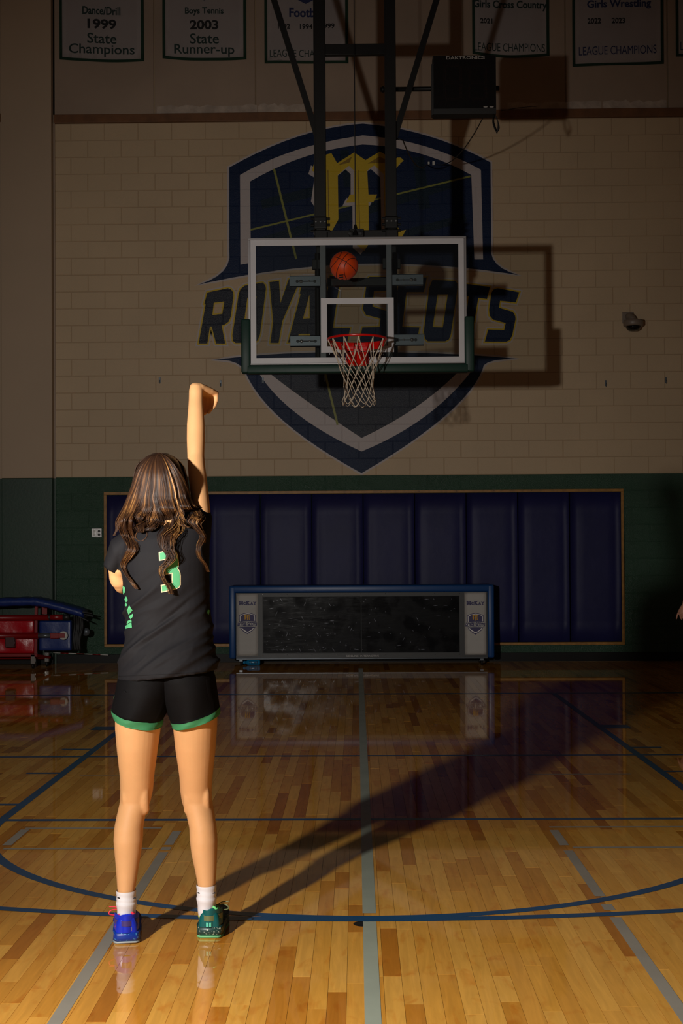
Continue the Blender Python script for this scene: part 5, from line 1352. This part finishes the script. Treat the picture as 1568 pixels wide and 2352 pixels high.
def strand(pts, r, tone, uc=None):
    fr = frames(pts); n = 3; b0 = len(V); m = len(fr)
    for i, (p, u, v) in enumerate(fr):
        tv = tone if uc is None else max(0, min(1, tone*(.35+.65*min(1, i/8))+.34*noise.noise(Vector((uc*14, i*.16, 5.5)))+.2*noise.noise(Vector((uc*33, i*.3, 2.5)))))
        rr = r*(1 if i < m*.7 else max(.25, 1-(i-m*.7)/(m*.3)*.75))
        for k in range(n):
            a = 2*PI*k/n; V.append(p+u*math.cos(a)*rr+v*math.sin(a)*rr); TN.append(tone if uc is None else tv)
    for i in range(m-1):
        for k in range(n):
            Fc.append((b0+i*n+k, b0+i*n+(k+1) % n, b0+(i+1)*n+(k+1) % n, b0+(i+1)*n+k))
YH = -6.560
def headpt(u, y, jit=0, dep=1):
    hw = itp(HW, y)+jit; xc = itp(HXc, y); dh = .112*math.sqrt(max(0, min(1, (y-1036)/62)))**.9
    if y < 1098: dh = .122*math.sin(math.acos(max(0, min(1, (1100-y)/64.))))
    else: dh = .122+.02*(y-1098)/100
    return P(xc+u*hw, y, YH-(dh+jit*.0008)*math.sqrt(max(0, 1-u*u))*dep)
NS = 6200
for i in range(NS):
    u = rnd.uniform(-1, 1); u = math.copysign(abs(u)**.93, u)
    for a, b_, nm in order:
        if a <= u <= b_: break
    lp = lockpath[nm]; w = wid[nm]; e_ = ((u-a)/(b_-a)*2-1)
    part_x = 352 + (u+.1)*6; jit = rnd.uniform(-2.2, 1.6)
    clump = noise.noise(Vector((u*9, 3.1, 0)))
    fine = noise.noise(Vector((u*30, 7.7, 0)))
    tone = .30+.62*clump+.55*fine+rnd.uniform(-.16, .16)
    pts = []
    # from the part over the skull
    for k in range(13):
        t = k/12; y = 1041+(1142-1041)*t**1.25
        uu = u*(.18+.82*t**.42)-.16*(1-t)**2
        if k == 0: y += rnd.uniform(0, 8)
        uu += .03*clump*math.sin(t*5)
        uu += .035*math.sin(u*17+t*6)*max(0, t-.35)
        pts.append(headpt(max(-.995, min(.995, uu)), y, (jit+1.6*clump*3)*min(1, t*2)))
    # into the lock
    phi = rnd.uniform(0, 2*PI); rr0 = math.sqrt(rnd.random())
    lw = len(lp); start = pts[-1]
    Lend = lw-1-int(rnd.random()**2*lw*.22)
    fly = rnd.random() < .05
    for k in range(2, Lend+1):
        t = k/(lw-1); c = lp[k]; tw = w*(1-.62*max(0, t-.35)/.65)*(1.0+ (.7 if fly else 0))
        off = Vector((e_*.75*math.cos(t*2.2)+(.55+.25*clump)*rr0*math.cos(phi+t*3)+.12*math.sin(t*9+phi), -.55*rr0*abs(math.sin(phi+t*2))-.05, .18*rr0*math.sin(phi)))*tw
        p = c+off; bl = min(1, t/(.85 if nm[0] == 'M' else .34)); bl = bl*bl*(3-2*bl)
        q = start+(c-lp[0])
        pts.append(q.lerp(p, bl))
    strand(pts[::1], rnd.uniform(.0005, .0010), max(0, min(1, tone)), u)
# the hair on the sides and front of the head
for i in range(1600):
    a = rnd.uniform(-.15, PI+.15); s = math.cos(a); f = math.sin(a)      # f>0 to the front
    if f > .75: continue
    pts = []
    for k in range(12):
        t = k/11; rad = math.sin(min(1, t*1.15)*PI/2)
        z = HC.z+.112*math.cos(min(1, t*1.15)*PI/2)-.20*max(0, t-.55)
        pts.append(Vector((HC.x+s*(.0985+.006*t)*rad+rnd.uniform(-.001, .001), YH+.015+f*.098*rad*(1 if t < .5 else 1-.25*(t-.5)), z)))
    strand(pts, .0012, max(0, min(1, .35+.5*noise.noise(Vector((s*9, f*9, 1)))+rnd.uniform(-.15, .15))))
# a loose curled wisp at the nape
for q in range(2):
    W_ = [(400, 1165), (372, 1190), (345, 1202), (324, 1212), (312, 1226), (313, 1238), (325, 1242), (336, 1232), (336, 1219), (330, 1214)]
    pts = []
    for (x, y) in W_:
        p = P(x+q*.8, y+q*.6, -6.70); d = (p-CAMP).normalized(); hit = bvh.ray_cast(CAMP, d, 8); pts.append((hit[0]-d*.006) if hit[0] is not None else p)
    strand(smoothpath(pts, 6), .0006, .6)
me = bpy.data.meshes.new('hair'); me.from_pydata([tuple(v-person.location) for v in V], [], Fc)
a_ = me.attributes.new('tone', 'FLOAT', 'POINT'); a_.data.foreach_set('value', TN)
hair = link('hair', me, hm, person, True, label='long wavy brown hair with golden highlights')
# dark under-layer so no light shows through
bm = bmesh.new()
rings = []
for y in (1042, 1048, 1058, 1070, 1085, 1105, 1130, 1155, 1180, 1196):
    hw = itp(HW, y)-6.5; xc = itp(HXc, y); dh = .106*math.sin(math.acos(max(0, min(1, (1102-y)/62.)))) if y < 1100 else .108+.02*(y-1100)/100
    if y > 1160: hw *= .80
    c = P(xc, y, YH); r_ = (P(xc+hw, y, YH)-c).length; ringp = []
    for k in range(28):
        t = 2*PI*k/28; sy = math.sin(t); ringp.append(c+Vector((math.cos(t)*r_, sy*dh*(1 if sy < 0 else .55), 0)))
    rings.append(ringp)
loft(bm, rings)
for nm in ('L1', 'L2', 'L3'):
    lp = lockpath[nm]; tube(bm, lp[6:-4], [wid[nm]*.34*(1-.6*k/len(lp))*min(1, .1+k/6) for k in range(len(lp)-10)], 8)
M['hairbase'] = mat('dark_brown_under_hair', (52, 33, 22), .5)
gobj('hair_underlayer', bm, 'hairbase', parent=hair)

# --- the bystander just outside the right edge (one hand in view) ---------
YB = 1.7; c0 = P(1550, 1405, YB); bx = c0.x+.40
p2 = thing('person', (bx, YB, 0), 'bystander at the right edge, only one hanging hand in view', 'person')
def V2(x, y, z): return Vector((bx+x, YB+y, z))
bm = bmesh.new()
loft(bm, [[V2(cx_+w*math.cos(a), cy_+d*math.sin(a), z) for a in np.linspace(0, 2*PI, 24, endpoint=False)] for z, w, d, cx_, cy_ in ((.90, .13, .08, 0, 0), (.97, .145, .095, 0, 0), (1.08, .14, .10, 0, 0), (1.22, .16, .11, 0, 0), (1.36, .18, .115, 0, 0), (1.44, .165, .09, 0, 0), (1.49, .07, .06, 0, 0), (1.56, .052, .055, 0, -.01))])
ball(bm, V2(0, -.02, 1.66), (.075, .098, .12), 3); ball(bm, V2(0, -.055, 1.59), (.055, .055, .05), 2)
tube(bm, [V2(0, -.105, 1.67), V2(0, -.128, 1.635), V2(0, -.105, 1.625)], [.008, .014, .008], 8)
for s in (-1, 1):
    ball(bm, V2(s*.078, -.01, 1.65), (.01, .018, .03), 2)
    skin_tube(bm, [V2(s*.09, 0, .92), V2(s*.10, -.01, .70), V2(s*.105, -.015, .50), V2(s*.11, .01, .32), V2(s*.115, .01, .10), V2(s*.115, .0, .06)], [(.095, .1), (.08, .085), (.058, .06), (.056, .06), (.038, .042), (.04, .045)])
# the arm to the left of the picture ends in the visible hand
WRm = P(1571, 1388, YB); WRm.y = YB-.02
skin_tube(bm, [V2(-.17, 0, 1.40), V2(-.22, .01, 1.22), V2(-.245, .02, 1.08), (V2(-.245, .02, 1.08)+WRm)/2+Vector((.01, .01, 0)), WRm], [(.055, .055), (.046, .046), (.038, .04), (.036, .036), (.026, .022)])
hand(bm, WRm, Vector((-.5, -.1, -.85)), Vector((.45, -.85, -.1)), [(.1, .15, .1, .1), (.25, .45, .35, .2), (.3, .5, .35, .2), (.35, .5, .35, .2)], 1.0, dn=(.4, .2, 0), thumb=Vector((-.25, -.55, -.8)))
WR2 = V2(.27, -.03, .86)
skin_tube(bm, [V2(.17, 0, 1.40), V2(.225, .01, 1.22), V2(.25, .02, 1.10), WR2], [(.055, .055), (.046, .046), (.038, .04), (.026, .022)])
hand(bm, WR2, Vector((.05, -.05, -1)), Vector((0, 1, 0)), [.2, .3, .3, .2], 1.0, dn=(-1, 0, 0))
me = remesh(bm, .005, 3, 'body'); me.transform(Matrix.Translation(-p2.location)); link('body', me, M['skin2'], p2, True)
def o2(name, bm, m): return obj(name, bm, m, p2, True)
M['cloth2'] = mat('dark_shirt_cloth', (34, 36, 44), .8, bump=(12, .2, .01)); M['trouser2'] = mat('dark_trouser_cloth', (26, 26, 30), .8, bump=(9, .2, .01))
bm = bmesh.new()
loft(bm, [[V2(w*math.cos(a), d*math.sin(a), z) for a in np.linspace(0, 2*PI, 28, endpoint=False)] for z, w, d in ((.88, .185, .135), (.98, .178, .13), (1.1, .165, .12), (1.24, .178, .128), (1.37, .195, .13), (1.45, .17, .105), (1.485, .085, .07))])
for s in (-1, 1): skin_tube(bm, [V2(s*.14, 0, 1.42), V2(s*.19, 0, 1.34), V2(s*.222, .01, 1.20)], [(.07, .07), (.066, .066), (.06, .06)])
me = remesh(bm, .009, 4, 'shirt'); me.transform(Matrix.Translation(-p2.location)); link('shirt', me, M['cloth2'], p2, True)
bm = bmesh.new()
loft(bm, [[V2(w*math.cos(a), d*math.sin(a), z) for a in np.linspace(0, 2*PI, 28, endpoint=False)] for z, w, d in ((.80, .185, .13), (.90, .18, .13), (1.0, .17, .122))])
for s in (-1, 1): skin_tube(bm, [V2(s*.092, 0, .88), V2(s*.10, -.01, .68), V2(s*.107, -.01, .5), V2(s*.112, 0, .3), V2(s*.115, .0, .07)], [(.092, .115), (.09, .1), (.078, .085), (.07, .078), (.066, .075)])
me = remesh(bm, .009, 4, 'trousers'); me.transform(Matrix.Translation(-p2.location)); link('trousers', me, M['trouser2'], p2, True)
for s in (-1, 1):
    bm = bmesh.new()
    loft(bm, [[V2(s*.118+w*math.cos(a), y, .001+max(0, h*(.5+.5*math.sin(a)))) for a in np.linspace(0, 2*PI, 16, endpoint=False)] for y, w, h in ((.075, .025, .06), (.06, .036, .085), (.02, .04, .095), (-.04, .042, .08), (-.11, .048, .055), (-.17, .044, .042), (-.195, .02, .03))]); o2('shoe', bm, M['blackm'])
bm = bmesh.new(); ball(bm, V2(0, .005, 1.69), (.086, .1, .105), 3); bmesh.ops.delete(bm, geom=[v for v in bm.verts if v.co.z < 1.66 and v.co.y < YB-.02 or v.co.z < 1.60], context='VERTS'); o2('hair', bm, M['hairbase'])
